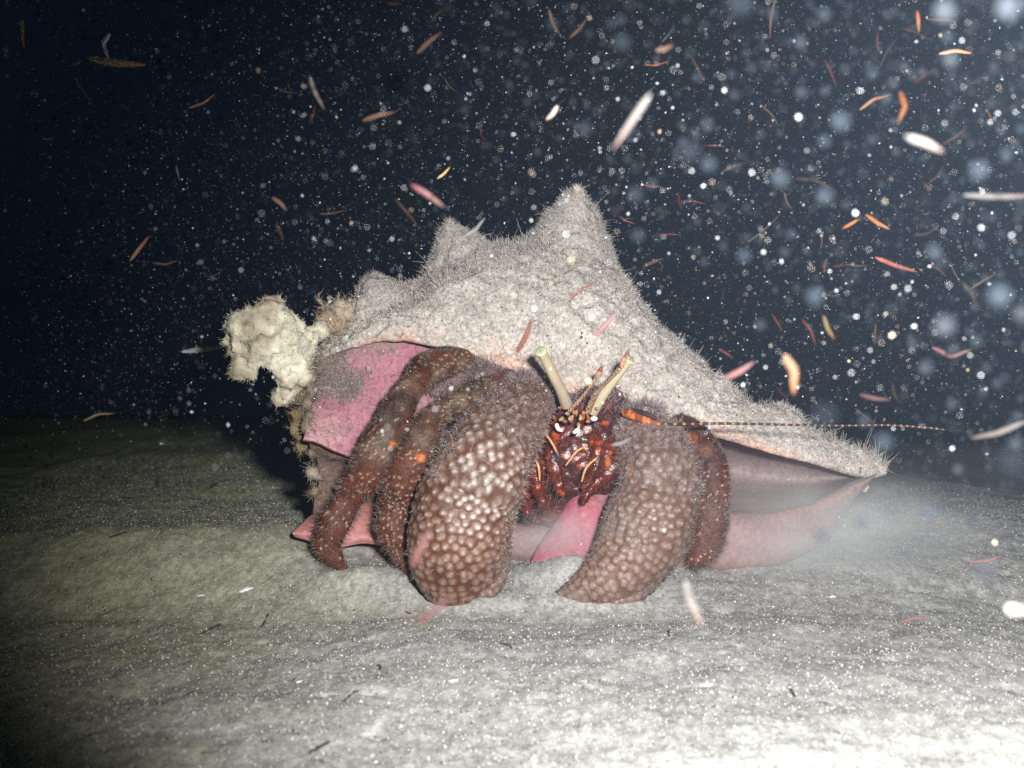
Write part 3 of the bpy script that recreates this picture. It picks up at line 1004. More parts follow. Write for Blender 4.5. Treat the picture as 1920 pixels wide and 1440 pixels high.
COP, DRK = (0.42, 0.20, 0.11), (0.09, 0.035, 0.02)
for name, pts, fl in (("antennule", [(1066, 772, -0.014, 4, 4), (1090, 746, -0.020, 3.5, 3.5), (1112, 718, -0.026, 3.2, 3.2), (1119, 709, -0.027, 5, 5)], [(1119, 710, -0.027, 3.5, 3.5), (1124, 698, -0.029, 5.5, 4), (1129, 686, -0.031, 2, 2)]),
                      ("antennule", [(1100, 776, -0.014, 6.5, 6.5), (1110, 752, -0.020, 6, 6), (1117, 738, -0.025, 6, 6), (1124, 730, -0.028, 3.4, 3.4), (1142, 712, -0.034, 3.2, 3.2), (1158, 697, -0.038, 3.2, 3.2), (1164, 691, -0.039, 5, 5)],
                       [(1165, 691, -0.039, 3.2, 3), (1169, 676, -0.041, 5, 3), (1174, 668, -0.042, 4.5, 3), (1180, 655, -0.043, 1.5, 1.5)])):
    o = simple(name, pts, lambda t, V: np.where((np.abs(V[:, 0] * 900 % 1 - 0.5) < 0.18)[:, None], np.array((0.5, 0.34, 0.22)), np.array(COP) * 0.45), crab, 60, 14)
    simple("flagellum", fl, lambda t, V: np.where((t < 0.6)[:, None], np.array((0.50, 0.26, 0.17)), np.array((0.26, 0.09, 0.07))), o, 24, 12)
o = simple("antenna", [(1168, 772, -0.012, 8, 8), (1188, 779, -0.018, 9, 8), (1212, 789, -0.022, 8, 7), (1240, 796, -0.024, 5, 5)], lambda t, V: np.where((fbm(V, 300, 2) > 0.0)[:, None], np.array((0.55, 0.16, 0.04)), np.array((0.22, 0.05, 0.02))), crab, 50, 20)
simple("flagellum", [(1234, 795, -0.024, 2.7, 2.7), (1290, 795, -0.025, 2.6, 2.6), (1340, 794, -0.024, 2.5, 2.5), (1420, 795, -0.028, 2.3, 2.3), (1500, 797, -0.032, 2.1, 2.1), (1580, 798, -0.036, 1.9, 1.9), (1660, 797, -0.040, 2.0, 2.0), (1730, 801, -0.042, 2.3, 2.3), (1775, 806, -0.044, 1.5, 1.5)],
       lambda t, V: np.where(((((t + 0.35 * t * t) * 30) % 1.0) < 0.66)[:, None], np.array((0.035, 0.014, 0.011)), np.array((0.32, 0.20, 0.10))), o, 420, 10, noise=0.1)
simple("acicle", [(1184, 768, -0.016, 4, 4), (1208, 775, -0.022, 5, 4), (1232, 785, -0.025, 3, 3)], (0.035, 0.022, 0.022), o)

# mouth parts
def redcol(t, V):
    a = sstep(0.15, 0.5, fbm(V + 5, 230, 3))[:, None]
    return np.array((0.09, 0.014, 0.010)) * (1 - a) + np.array((0.36, 0.065, 0.016)) * a


for pts in ([(1000, 792, -0.004, 10, 10), (994, 832, -0.014, 16, 15), (1000, 872, -0.018, 15, 14), (1008, 915, -0.018, 11, 11), (1022, 955, -0.016, 6, 6)],
            [(1166, 800, -0.002, 11, 11), (1172, 840, -0.010, 17, 15), (1152, 872, -0.014, 17, 15), (1120, 905, -0.016, 11, 11), (1090, 942, -0.016, 5, 5)],
            [(1046, 806, -0.002, 12, 11), (1036, 846, -0.010, 14, 12), (1042, 890, -0.012, 12, 11), (1056, 930, -0.010, 6, 6)],
            [(984, 842, -0.006, 9, 9), (978, 880, -0.012, 13, 12), (982, 925, -0.012, 12, 11), (990, 968, -0.010, 6, 6)],
            [(1150, 820, -0.008, 9, 9), (1140, 850, -0.016, 12, 12), (1132, 880, -0.016, 10, 10), (1112, 900, -0.014, 5, 5)],
            [(1112, 808, -0.002, 12, 11), (1122, 846, -0.009, 14, 12), (1112, 886, -0.011, 11, 10), (1092, 920, -0.010, 5, 5)]):
    V, Q, N, info = limb(pts, 60, 30)
    V = V + N * (0.0010 * fbm(V, 220, 2) + 0.0007 * np.abs(fbm(V, 500, 2)))[:, None]
    Q = fix_out(V, Q, N)
    o = mesh("mouthpart", V, Q, M_face, crab, col=np.clip(redcol(0, V), 0.004, 0.9))
    bristles(o, V, Q, 260, 0.003, int(pts[0][0]), cols=((0.30, 0.12, 0.07), (0.10, 0.03, 0.02)))
FLA = (0.62, 0.30, 0.14)
for pts in ([(1022, 812, -0.022, 2, 2), (1036, 832, -0.026, 2.2, 2.2), (1048, 856, -0.026, 1.5, 1.5)], [(1100, 836, -0.022, 2, 2), (1080, 848, -0.026, 2.4, 2.4), (1060, 874, -0.026, 1.5, 1.5)],
            [(1002, 858, -0.026, 2, 2), (1010, 876, -0.028, 2.6, 2.6), (1012, 902, -0.026, 1.5, 1.5)], [(1120, 858, -0.024, 2, 2), (1100, 876, -0.027, 2.6, 2.6), (1090, 904, -0.026, 1.5, 1.5)]):
    simple("palp", pts, FLA, crab, 30, 10, noise=0.1)
for pts in ([(1043, 794, -0.018, 4, 3), (1047, 804, -0.020, 4, 3), (1056, 808, -0.020, 2.5, 2)], [(1074, 812, -0.020, 3, 3), (1082, 807, -0.021, 4.5, 3), (1086, 802, -0.020, 2.5, 2)], [(1108, 786, -0.018, 4, 4), (1114, 785, -0.019, 5, 4), (1120, 785, -0.018, 3, 3)]):
    simple("white_tooth", pts, (0.82, 0.78, 0.72), crab, 20, 12, noise=0.05)
# ocular scales and spiny bits between the eyes
for k in range(22):
    x, y = 1084 + random.gauss(0, 20), 782 + random.gauss(0, 9)
    dx, dy = random.uniform(-7, 7), random.uniform(-14, 12)
    c = random.choice(((0.66, 0.44, 0.22), (0.55, 0.20, 0.06), (0.30, 0.04, 0.02), (0.72, 0.55, 0.36)))
    simple("face_spine", [(x, y, -0.008, 4, 4), (x + dx * 0.5, y + dy * 0.5, -0.014, 3.5, 3.5), (x + dx, y + dy, -0.018, 1, 1)], c, crab, 14, 8, noise=0.1)
# bright orange joint pads
for (x, y, Y, r) in ((1188, 888, -0.040, 10), (1140, 868, -0.026, 9)):
    simple("joint_pad", [(x - 2, y - 1.4 * r, Y + 0.006, r * 0.5, r * 0.5), (x, y, Y + 0.004, r * 0.8, r * 0.7), (x - 3, y + 1.4 * r, Y + 0.006, r * 0.4, r * 0.4)], (0.34, 0.085, 0.02), crab, 24, 16)

# ------------------------------------------------------------------ worms in the water
WC = dict(white=((0.80, 0.78, 0.74), (0.62, 0.42, 0.38)), cream=((0.80, 0.66, 0.36), (0.72, 0.40, 0.10)), pink=((0.75, 0.30, 0.30), (0.60, 0.38, 0.36)), orange=((0.75, 0.22, 0.05), (0.68, 0.30, 0.12)),
          peach=((0.78, 0.46, 0.30), (0.85, 0.36, 0.16)), red=((0.30, 0.07, 0.05), (0.24, 0.10, 0.07)), tan=((0.26, 0.18, 0.13), (0.22, 0.10, 0.06)), grey=((0.20, 0.20, 0.20), (0.16, 0.15, 0.15)), olive=((0.20, 0.20, 0.10), (0.22, 0.14, 0.06)))
WORMS = [
    ([(206, 62), (194, 82), (204, 114)], 9, 'cream', 1.8, "bright yellow hooked worm in the dark upper left corner"),
    ([(162, 108), (215, 118), (274, 122)], 16, 'tan', 1.8, "blurred beige worm lying level under the hooked yellow worm"),
    ([(42, 35), (46, 95)], 8, 'olive', 1, "dull olive worm hanging upright at the far left top edge"),
    ([(133, 135), (178, 200)], 7, 'grey', 1, "blue grey slanting worm below the hooked yellow worm"),
    ([(352, 203), (405, 175)], 7, 'tan', 1, None), ([(80, 260), (105, 258)], 7, 'tan', 1, None), ([(330, 310), (337, 340)], 6, 'grey', 1, None),
    ([(580, 142), (590, 172), (608, 206)], 9, 'white', 0.9, "white and pink wavy worm above the sponge end of the shell"),
    ([(680, 226), (742, 210)], 10, 'tan', 1.4, "thick tan worm lying level above the middle shell knob"),
    ([(782, 100), (828, 60)], 10, 'tan', 1.3, "thick tan worm slanting up towards the top edge"),
    ([(808, 42), (835, 15)], 6, 'olive', 1, None), ([(520, 165), (560, 175)], 6, 'tan', 1, None), ([(580, 232), (590, 196)], 6, 'red', 1, None),
    ([(820, 335), (832, 326), (844, 313)], 5, 'cream', 1.3, "short pale yellow worm just above the bright pink worm"),
    ([(832, 145), (860, 175)], 6, 'tan', 1, None), ([(904, 235), (906, 265)], 4, 'red', 1, None), ([(725, 6), (755, 6)], 6, 'tan', 1, None),
    ([(1029, 18), (1049, 65)], 7, 'tan', 1.1, "tan worm tilting left in a V with another at the top edge"), ([(1067, 72), (1100, 35)], 7, 'tan', 1.1, "tan worm tilting right in a V with another at the top edge"), ([(1127, 55), (1135, 90)], 5, 'grey', 1, None),
    ([(1148, 282), (1188, 222), (1220, 175)], 14, 'white', 0.36, "long blurred white and pink worm above the tall shell spine"),
    ([(1024, 225), (1036, 214), (1046, 198)], 10, 'white', 1.4, "short brilliant white worm left of the long blurred one"),
    ([(1206, 122), (1256, 114)], 6, 'orange', 0.6, None), ([(1295, 105), (1310, 132), (1322, 160)], 8, 'tan', 1.4, None), ([(1230, 95), (1262, 84)], 11, 'tan', 1.5, "stubby pale leaf shaped worm near the top edge"),
    ([(1240, 80), (1265, 45)], 5, 'grey', 1, None), ([(1325, 273), (1360, 275)], 5, 'red', 1.4, None), ([(1350, 325), (1400, 306)], 7, 'tan', 1, None), ([(1205, 346), (1240, 350)], 6, 'red', 1.2, None),
    ([(1425, 195), (1462, 238)], 8, 'tan', 1.1, None), ([(1455, -8), (1443, 75)], 6, 'tan', 1, None), ([(1720, 20), (1723, 60)], 8, 'orange', 0.7, "small upright orange worm at the top right edge"),
    ([(1545, 110), (1568, 165)], 7, 'red', 1, None), ([(1645, 58), (1652, 105)], 6, 'red', 1, None), ([(1650, 125), (1685, 68)], 5, 'grey', 1.4, None), ([(1690, 52), (1745, 76)], 8, 'red', 0.9, None),
    ([(1760, 101), (1822, 100)], 7, 'peach', 1.1, "straight level orange and white worm in the upper right"), ([(1735, 36), (1795, 40)], 6, 'orange', 0.5, None),
    ([(1612, 206), (1668, 178)], 7, 'peach', 0.8, "straight salmon worm pointing at the curved orange worm"),
    ([(1688, 172), (1696, 200), (1683, 234)], 12, 'orange', 0.9, "bright orange curved worm in the upper right"),
    ([(1698, 256), (1735, 268), (1768, 285)], 15, 'white', 0.65, "thick brilliant white worm in the upper right"),
    ([(1768, 270), (1815, 236)], 6, 'tan', 1.2, None), ([(1740, 345), (1772, 306)], 7, 'tan', 1.2, None), ([(1732, 342), (1742, 362)], 8, 'orange', 0.6, None), ([(1712, 155), (1750, 130)], 8, 'red', 1, None),
    ([(1850, 205), (1860, 235)], 6, 'orange', 0.5, None), ([(1492, 335), (1562, 354)], 7, 'tan', 1.2, None),
    ([(1806, 366), (1870, 369), (1945, 367)], 11, 'white', 0.45, "long straight beige worm running out of the right edge"),
    ([(1579, 429), (1612, 410)], 7, 'orange', 0.9, "orange worm, the left of a pair nose to nose"), ([(1623, 402), (1668, 430)], 8, 'orange', 0.8, "red orange worm, the right of a pair nose to nose"),
    ([(1710, 442), (1760, 425)], 6, 'tan', 1, None), ([(1640, 482), (1680, 498), (1720, 510)], 9, 'red', 1.6, "long dusky red worm below the nose to nose pair"), ([(1740, 495), (1775, 520)], 6, 'red', 1, None),
    ([(1562, 500), (1585, 492)], 6, 'orange', 0.6, None), ([(1585, 496), (1632, 497)], 6, 'tan', 1, None), ([(1546, 512), (1551, 483)], 7, 'red', 1.4, None), ([(1820, 542), (1868, 513)], 6, 'tan', 1, None), ([(1803, 528), (1830, 568)], 6, 'olive', 1, None),
    ([(1447, 588), (1468, 620)], 7, 'red', 1.3, None), ([(1503, 597), (1530, 650)], 7, 'red', 1.2, None), ([(1544, 592), (1552, 616), (1565, 637)], 9, 'cream', 0.5, "cream wavy worm above the fat peach worm"), ([(1642, 608), (1640, 648)], 6, 'tan', 1, None),
    ([(1747, 651), (1785, 668), (1822, 655)], 9, 'pink', 0.45, "pinkish worm curved like a smile on the right"), ([(1470, 665), (1488, 696), (1488, 740)], 19, 'peach', 0.6, "fat bright peach worm above the long shell slope"),
    ([(1470, 360), (1486, 395)], 6, 'tan', 1, None), ([(1402, 455), (1465, 400)], 7, 'tan', 1, None), ([(1540, 440), (1538, 470)], 5, 'red', 1, None), ([(1612, 740), (1670, 750)], 9, 'pink', 0.35, "pale pink level worm above the end of the banded antenna"),
    ([(1672, 715), (1690, 760)], 7, 'olive', 1, None), ([(1820, 822), (1870, 812), (1925, 790)], 12, 'white', 0.4, "large beige worm rising out of the right edge"), ([(1603, 765), (1640, 795)], 6, 'tan', 1, None), ([(1455, 725), (1480, 748)], 7, 'red', 1, None),
    ([(1360, 710), (1388, 696), (1415, 678)], 13, 'pink', 0.6, "pink white tipped worm over the long shell slope"), ([(1820, 1053), (1880, 1042)], 7, 'pink', 0.5, "thin pink worm low on the right above the silt"),
    ([(1283, 1088), (1293, 1125), (1320, 1182)], 15, 'white', 0.5, "white headed pink worm in front of the silt right of the claws"), ([(1882, 1140), (1930, 1146)], 28, 'white', 0.7, "thick white worm at the right edge low over the silt"), ([(1685, 1168), (1750, 1160)], 7, 'pink', 0.5, "faint rosy worm low over the silt on the right"),
    ([(770, 346), (800, 364), (832, 388)], 12, 'pink', 1.2, "bright pink wavy worm above the middle shell knob"), ([(510, 370), (538, 395)], 9, 'pink', 0.5, "dull pink worm above the sponge"), ([(598, 402), (650, 394)], 7, 'tan', 1.2, None), ([(516, 420), (532, 452)], 8, 'tan', 1, None),
    ([(740, 372), (785, 425)], 6, 'tan', 1, None), ([(243, 490), (280, 442)], 8, 'tan', 1.1, "tan slanting worm alone in the dark left water"), ([(285, 493), (335, 488)], 5, 'tan', 1, None), ([(60, 605), (72, 590)], 8, 'olive', 1, None),
    ([(340, 660), (385, 654), (430, 648)], 11, 'grey', 1.6, "grey worm touching the left side of the sponge"), ([(865, 447), (910, 408)], 8, 'grey', 1.2, "grey worm crossing the middle shell knob"),
    ([(969, 662), (985, 632), (998, 596)], 11, 'red', 1.0, "dark red worm in front of the crust left of the eyes"), ([(1115, 630), (1140, 604), (1162, 580)], 10, 'pink', 0.5, "faded pink worm in front of the crust between the eyestalk tips"), ([(1066, 566), (1118, 528)], 5, 'red', 0.8, "thin red worm in front of the middle of the crust"),
    ([(772, 1062), (790, 1025), (808, 990)], 17, 'pink', 0.4, "blurred dusky pink worm in front of the larger claw"), ([(780, 1172), (815, 1142), (850, 1115)], 14, 'pink', 0.35, "blurred dusky pink worm at the foot of the larger claw"), ([(410, 1045), (428, 1064), (445, 1085)], 9, 'red', 0.9, "dark red worm over the silt left of the legs"),
    ([(1145, 835), (1185, 820)], 9, 'grey', 1.3, "grey worm in front of the crab's mouth"), ([(1205, 500), (1245, 484)], 8, 'tan', 1, None), ([(1272, 360), (1280, 395)], 7, 'red', 1.1, None), ([(1280, 377), (1325, 383)], 6, 'red', 1.1, None), ([(1235, 440), (1278, 440)], 6, 'red', 1.1, None),
    ([(1160, 405), (1190, 420)], 7, 'red', 1, None), ([(155, 790), (215, 775)], 6, 'olive', 0.9, "olive worm low in the dark left water"), ([(1350, 655), (1375, 672)], 7, 'red', 1, None), ([(1800, 530), (1780, 250 + 240)], 5, 'olive', 1, None),
]
WG = "small worms swimming in the dark water"
for k, (pts, wd, ck, br, label) in enumerate(WORMS):
    Y = -0.70 + (0.27 if wd >= 14 else 0.34 if wd >= 11 else 0.42 if wd >= 8.5 else 0.50) + random.uniform(-0.03, 0.05)
    if label and ("in front of the crust" in label or "middle shell knob" == label[-18:] and "crossing" in label):
        Y = -0.20
    if label and "in front of the crab" in label or (ck == 'red' and wd == 9 and label):
        Y = -0.16
    if max(p_[0] for p_ in pts) < 460:
        Y = 0.10 + 0.1 * random.random()
        br *= 3.0
        if ck == 'cream':
            br, Y = 6.0, -0.10
    if len(pts) == 2:
        (x0, y0), (x1, y1) = pts
        L = math.hypot(x1 - x0, y1 - y0)
        b = random.uniform(-0.10, 0.10)
        pts = [pts[0], ((x0 + x1) / 2 - (y1 - y0) * b, (y0 + y1) / 2 + (x1 - x0) * b), pts[1]]
    hw_ = wd * (0.46 if label else random.uniform(0.28, 0.44))
    if not label:
        Y += random.choice((-0.10, -0.05, 0.0, 0.12, 0.2))
    tilt = random.uniform(-0.008, 0.008)
    if ck == 'white' and label and pts[0][1] > pts[-1][1]:
        pts = pts[::-1]
    ctrl = [(pts[0][0], pts[0][1], Y - tilt, hw_ * 0.35, hw_ * 0.35), ((pts[0][0] * .6 + pts[1][0] * .4), (pts[0][1] * .6 + pts[1][1] * .4), Y - tilt * .5, hw_ * 0.95, hw_ * 0.85), (*pts[1], Y, hw_, hw_ * 0.9),
            ((pts[2][0] * .6 + pts[1][0] * .4), (pts[2][1] * .6 + pts[1][1] * .4), Y + tilt * .5, hw_ * 0.72, hw_ * 0.7), (pts[2][0], pts[2][1], Y + tilt, hw_ * 0.18, hw_ * 0.18)]
    V, Q, N, info = limb(ctrl, 34, 12)
    Q = fix_out(V, Q, N)
    rng_ = np.repeat(np.arange(34), 12)
    V = V + N * (np.sin(rng_ * 2.4) * hw_ * 0.06 * pxs(Y))[:, None]
    t = np.repeat(np.linspace(0, 1, 34), 12)[:, None]
    a, b = np.array(WC[ck][0]), np.array(WC[ck][1])
    sc = (0.9 if Y > -0.22 else 0.5) * br * (1.0 if label else random.uniform(0.3, 0.75))
    col = np.clip((a * (1 - t) + b * t) * sc, 0.01, 0.9)
    cen = V.mean(0)
    o = mesh("swimming_worm", V - cen, Q, M_worm, None, col=col)
    o.location = cen
    if label is None:
        label = {'red': "small thin rusty red worm drifting among pale specks in the dark water", 'orange': "tiny orange worm drifting among pale specks in the dark water", 'grey': "faint thin grey worm drifting among pale specks in the dark water",
                 'olive': "faint olive worm drifting among pale specks in the dark water"}.get(ck, "small thin tan worm drifting among pale specks in the dark water")
    tag(o, label, "worm", WG)

# ------------------------------------------------------------------ drifting flocs close to the lens, thrown out of focus
FLOCS = [(1385, 8, 56, 0, None), (1770, 22, 46, 1, "large pale round fleck at the top edge, second from the corner"), (1888, 15, 50, 1, "large pale round fleck in the top right corner"), (1781, 112, 34, 1, "pale round fleck just under the level orange worm"), (1545, 28, 28, 0, None), (1500, 78, 26, 1, "oval pale fleck near the top right"), (1776, 70, 26, 0, None),
         (1770, 612, 44, 1, "brightest large round fleck on the right, above the smile shaped worm"), (1873, 556, 48, 0, "large dim round fleck near the right edge above the bright one"), (1914, 588, 34, 1, None), (1290, 285, 48, 0, None), (1328, 308, 34, 0, None), (1545, 368, 36, 0, None), (1462, 335, 38, 0, None), (1575, 228, 40, 0, None), (1545, 265, 28, 0, None), (1635, 138, 26, 0, None),
         (1527, 556, 36, 0, None), (1710, 646, 20, 1, None), (1735, 690, 32, 0, None), (1545, 782, 54, 0, None), (1615, 980, 32, 0, None), (1540, 1005, 30, 0, None), (1848, 1070, 46, 1, "pale round fleck over the silt near the right edge"), (1740, 962, 36, 0, None), (1895, 868, 62, 0, None), (1165, 80, 36, 0, None), (1036, 45, 26, 0, None), (1146, 45, 22, 0, None),
         (1052, 150, 13, 1, None), (1095, 242, 30, 0, None), (1007, 285, 16, 1, None), (930, 300, 15, 1, None), (745, 155, 44, 1, "ragged pale fleck above the shell, left of top centre"), (866, 186, 36, 0, None), (770, 260, 28, 0, None), (1190, 365, 34, 0, None), (1222, 345, 24, 0, None), (1196, 442, 28, 0, None), (1355, 460, 18, 0, None), (1045, 858, 30, 1, "white blurred fleck in front of the crab's mouth"),
         (1835, 320, 40, 0, None), (1635, 262, 22, 0, None), (1680, 285, 18, 1, None), (1785, 200, 14, 1, None), (1620, 790, 26, 0, None), (1830, 640, 26, 0, None), (1750, 470, 30, 0, None), (1395, 480, 30, 0, None), (1850, 690, 22, 0, None), (1425, 610, 24, 0, None), (1655, 830, 40, 0, None)]
for k in range(230):
    x = 1920 * (1 - random.random() ** 1.7 * 0.85)
    y = random.random() ** 1.3 * 1000
    if 380 < x < 1680 and y > 330 + abs(x - 1020) * 0.55:
        continue
    FLOCS.append((x, y, random.uniform(8, 30) * random.uniform(0.6, 1), 1 if random.random() < 0.14 else 0, None))
import bmesh
shapes = []
for s in range(4):
    bm = bmesh.new()
    bmesh.ops.create_icosphere(bm, subdivisions=3, radius=1)
    co = np.array([v.co for v in bm.verts])
    k = 1 + 0.10 * fbm(co + s * 3, 1.4, 2)
    for v, kk in zip(bm.verts, k):
        v.co *= kk
    for mt in (M_floc, M_floc_bright):
        me = bpy.data.meshes.new("drifting_fleck")
        bm.to_mesh(me)
        me.polygons.foreach_set("use_smooth", [True] * len(me.polygons))
        me.materials.append(mt)
        shapes.append(me)
    bm.free()
fk = np.random.default_rng(77)
V0 = np.array([v.co for v in shapes[0].vertices])
bm = bmesh.new()
bmesh.ops.create_icosphere(bm, subdivisions=1, radius=1)
iv, if_ = np.array([v.co for v in bm.verts]), np.array([[v.index for v in f.verts] for f in bm.faces])
bm.free()
nf_ = 3000
fd = 0.20 + 0.28 * fk.random(nf_)
fx = 1920 * (1 - 0.98 * fk.random(nf_) ** 1.25)
fy = -40 + 960 * fk.random(nf_) ** 1.2
ok_ = ~((fx > 380) & (fx < 1680) & (fy > 340 + np.abs(fx - 1020) * 0.5))
fx, fy, fd = fx[ok_], fy[ok_], fd[ok_]
nf_ = len(fx)
cen_ = np.array([P(a_, b_, -0.70 + c_) for a_, b_, c_ in zip(fx, fy, fd)])
rad_ = fk.uniform(2.2, 6.0, nf_) * fk.uniform(0.6, 1.2, nf_) * fd / F
fv = (cen_[:, None] + iv[None] * rad_[:, None, None] * fk.uniform(0.8, 1.2, (nf_, 1, 3))).reshape(-1, 3)
ff = (if_[None] + (np.arange(nf_) * len(iv))[:, None, None]).reshape(-1, 3)
tag(mesh("drifting_silt", fv, ff, M_floc_bright), "haze of small soft silt flecks drifting between the camera and the shell", "silt", kind='stuff')
for k, (x, y, dia, bright, label) in enumerate(FLOCS):
    d = 1 / (dia * 0.75 / 6.9 + 1.9)
    Y = -0.70 + d
    if label and "mouth" in label:
        Y = -0.30
    o = bpy.data.objects.new("drifting_fleck", shapes[(k % 4) * 2 + bright])
    COL.objects.link(o)
    o.location = P(x, y, Y)
    r = dia * 0.36 * pxs(Y)
    o.scale = (r, r, r * random.uniform(0.85, 1.1))
    o.rotation_euler = (random.random() * 6, random.random() * 6, random.random() * 6)
    tag(o, label or ("pale round fleck drifting out of focus close to the camera" if bright else "dim round fleck drifting out of focus close to the camera"), "fleck", "out of focus flecks drifting before the camera")

# ------------------------------------------------------------------ plankton specks through the water
n = 200000
pp = np.stack([RNG.uniform(-0.75, 0.75, n), -0.42 + 1.5 * RNG.random(n) ** 1.2, RNG.uniform(0.0, 0.55, n)], 1)
keep = (pp[:, 2] > ground_z(pp[:, 0], pp[:, 1], False) + 0.004) & ((pp[:, 2] > 0.10) | (RNG.random(n) < 0.035) | (pp[:, 1] > 0.2))
pp = pp[keep]
n = len(pp)
rr = (0.00016 + 0.00042 * RNG.random(n) ** 7) * (1 + 0.5 * sstep(-0.1, 0.6, pp[:, 1]))
cc = np.array((0.72, 0.76, 0.80)) * RNG.uniform(0.35, 1.0, (n, 1))
warm = RNG.random(n) < 0.15
cc[warm] = np.array((0.75, 0.62, 0.45)) * RNG.uniform(0.5, 1.0, (warm.sum(), 1))
v, f, c = octas(pp, rr, cc, seed=9)
tag(mesh("plankton_specks", v, f, M_speck, col=c, smooth=False), "countless tiny pale plankton specks hanging in the dark water", "plankton", kind='stuff')

# ------------------------------------------------------------------ litter on the silt
LIT = [(235, 935, 30, -25, "d"), (302, 932, 36, -40, "d"), (402, 910, 48, 80, "d"), (225, 1006, 40, 5, "d"), (395, 1180, 50, 60, "d"), (498, 1165, 34, 78, "d"), (550, 1278, 14, 80, "d"), (584, 1268, 14, 60, "d"), (655, 1310, 50, 55, "d"), (710, 1250, 34, -75, "d"),
       (590, 1410, 70, 52, "d"), (555, 1376, 24, -50, "d"), (945, 1210, 46, -45, "d"), (662, 1148, 10, 0, "d"), (768, 1152, 22, -25, "r"), (1255, 1190, 26, 70, "d"), (1485, 1300, 34, 75, "d"), (1720, 1330, 36, -40, "d"), (1775, 1290, 22, -20, "d"), (1380, 1215, 30, 50, "d"), (1545, 1320, 18, -20, "d"),
       (435, 1310, 28, 85, "r"), (490, 1395, 44, 10, "d"), (360, 1300, 40, 55, "d"), (865, 1335, 16, 80, "d"), (635, 1205, 14, 60, "r"), (1170, 1240, 18, 75, "d"), (140, 1060, 16, 30, "d"),
       (376, 1118, 16, 15, "w"), (462, 1110, 28, 20, "w"), (561, 1279, 14, 40, "w"), (1325, 1285, 26, -15, "w"), (850, 1280, 18, -10, "w"), (1310, 1420, 20, 30, "w"), (1640, 1140, 12, 0, "w"), (1560, 1120, 14, 0, "w")]
CL = dict(d=(0.10, 0.085, 0.075), r=(0.16, 0.055, 0.045), w=(0.72, 0.72, 0.74))
for (x, y, ln_, ang, ck) in LIT:
    # walk along the view ray to the silt
    a, b = P(x, y, -0.69), P(x, y, 0.0)
    d = (b - a) / (b[1] - a[1])
    Y = -0.55
    for it in range(900):
        p = a + d * (Y - a[1])
        if p[2] <= ground_z(p[0], p[1], False)[0]:
            break
        Y += 0.003
    s = pxs(Y)
    r = random.Random(int(x * 7 + y))
    ca, sa = math.cos(math.radians(ang)), math.sin(math.radians(ang))
    hl = ln_ * s / 2
    n_, m_ = 14, 8
    V = []
    sq = 2.2 if ck != 'w' else 1.2
    for i in range(n_):
        t = i / (n_ - 1) * 2 - 1
        rad = (0.10 if ck != 'w' else 0.34) * hl * math.sqrt(max(1 - t * t, 0.003)) + 0.0003
        bx = hl * 0.15 * math.sin(t * 2.2 + r.random())
        for j in range(m_):
            th = 2 * math.pi * j / m_
            V.append((t * hl, bx + rad * math.cos(th), rad * 0.6 * math.sin(th)))
    V = np.array(V)
    V += 0.00025 * fbm(V + x, 700, 2)[:, None]
    Rz = np.array(((ca, -sa, 0), (sa * sq, ca * sq, 0), (0, 0, 1)))   # lies flat; seen foreshortened
    V = V @ Rz.T
    gpz = ground_z(V[:, 0] + p[0], V[:, 1] + p[1], False) - ground_z(p[0], p[1], False)[0]
    V[:, 2] += gpz
    o = mesh("silt_fragment", V, grid_faces(n_, m_, True), M_debris, None, col=np.array(CL[ck]) * np.ones((len(V), 1)))
    o.location = (p[0], p[1], ground_z(p[0], p[1], False)[0] - 0.0001 * (ck != 'w'))
    lab = {'d': "dark sliver of rotting litter lying on the grey silt", 'r': "reddish sliver of litter lying on the grey silt", 'w': "small white shell chip lying on the grey silt"}[ck]
    tag(o, lab, "litter" if ck != 'w' else "shell chip", "litter scattered on the silt")

# ------------------------------------------------------------------ turbid water
bm = bmesh.new()
bmesh.ops.create_cube(bm, size=1)
for v in bm.verts:
    v.co = Vector((v.co.x * 29, v.co.y * 30 + 9.8, (v.co.z + 0.5) * 3.4 - 2.4))
me = bpy.data.meshes.new("haze")
bm.to_mesh(me)
bm.free()
hz = bpy.data.objects.new("haze", me)
COL.objects.link(hz)
tag(hz, "dark blue turbid sea water lit by the strobe", "water", kind='stuff')
m = bpy.data.materials.new("turbid_water")
m.use_nodes = True
nt = m.node_tree
nt.nodes.clear()
out = nt.nodes.new("ShaderNodeOutputMaterial")
vol = nt.nodes.new("ShaderNodeVolumePrincipled")
vol.inputs["Color"].default_value = (0.50, 0.66, 0.90, 1)
vol.inputs["Density"].default_value = 0.033
vol.inputs["Anisotropy"].default_value = 0.0
nt.links.new(vol.outputs[0], out.inputs["Volume"])
me.materials.append(m)
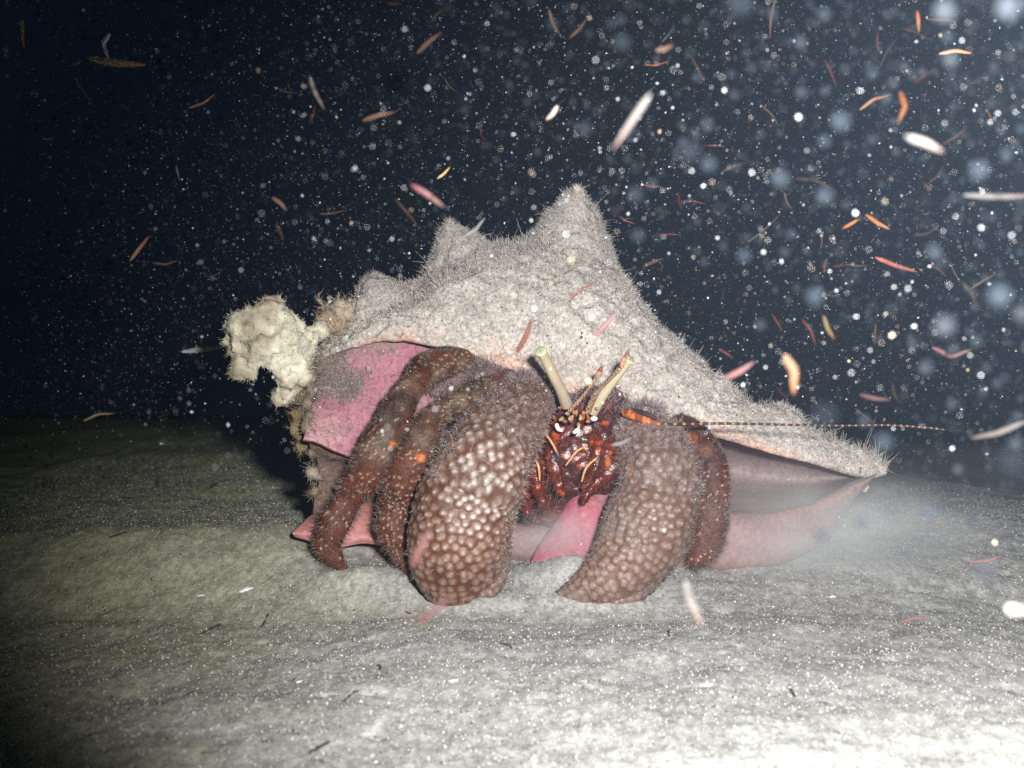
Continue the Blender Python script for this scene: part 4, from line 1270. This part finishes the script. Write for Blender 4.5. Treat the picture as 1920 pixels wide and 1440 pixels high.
# silt stirred up by the crab
m2 = bpy.data.materials.new("silt_cloud")
m2.use_nodes = True
nt = m2.node_tree
nt.nodes.clear()
out = nt.nodes.new("ShaderNodeOutputMaterial")
vol = nt.nodes.new("ShaderNodeVolumePrincipled")
vol.inputs["Color"].default_value = (0.86, 0.88, 0.88, 1)
vol.inputs["Density"].default_value = 8.0
vol.inputs["Anisotropy"].default_value = -0.3
nt.links.new(vol.outputs[0], out.inputs["Volume"])
tc = nt.nodes.new("ShaderNodeTexCoord")
gr_ = nt.nodes.new("ShaderNodeTexGradient")
gr_.gradient_type = 'QUADRATIC_SPHERE'
nz = nt.nodes.new("ShaderNodeTexNoise")
nz.inputs["Scale"].default_value = 2.2
nz.inputs["Detail"].default_value = 3
mr = nt.nodes.new("ShaderNodeMapRange")
mr.inputs["From Min"].default_value = 0.35
mr.inputs["From Max"].default_value = 0.65
mr.inputs["To Min"].default_value = 4.0
mr.inputs["To Max"].default_value = 34.0
mu = nt.nodes.new("ShaderNodeMath")
mu.operation = 'MULTIPLY'
nt.links.new(tc.outputs["Object"], gr_.inputs["Vector"])
nt.links.new(tc.outputs["Object"], nz.inputs["Vector"])
nt.links.new(nz.outputs["Fac"], mr.inputs["Value"])
nt.links.new(gr_.outputs["Fac"], mu.inputs[0])
nt.links.new(mr.outputs["Result"], mu.inputs[1])
nt.links.new(mu.outputs[0], vol.inputs["Density"])
bm = bmesh.new()
bmesh.ops.create_icosphere(bm, subdivisions=4, radius=1)
me = bpy.data.meshes.new("silt_cloud")
bm.to_mesh(me)
bm.free()
me.materials.append(m2)
for (x, y, Y, rx, ry, rz, lab) in ((1560, 1000, 0.0, 0.105, 0.06, 0.045, "cloud of stirred up pale silt hanging beside the right end of the shell"),
                                   (1050, 1005, -0.02, 0.036, 0.026, 0.022, "small puff of pale silt between the crab's two claws")):
    sc_ = bpy.data.objects.new("silt_cloud", me)
    COL.objects.link(sc_)
    sc_.location = P(x, y, Y)
    sc_.scale = (rx, ry, rz)
    tag(sc_, lab, "silt cloud", kind='stuff')
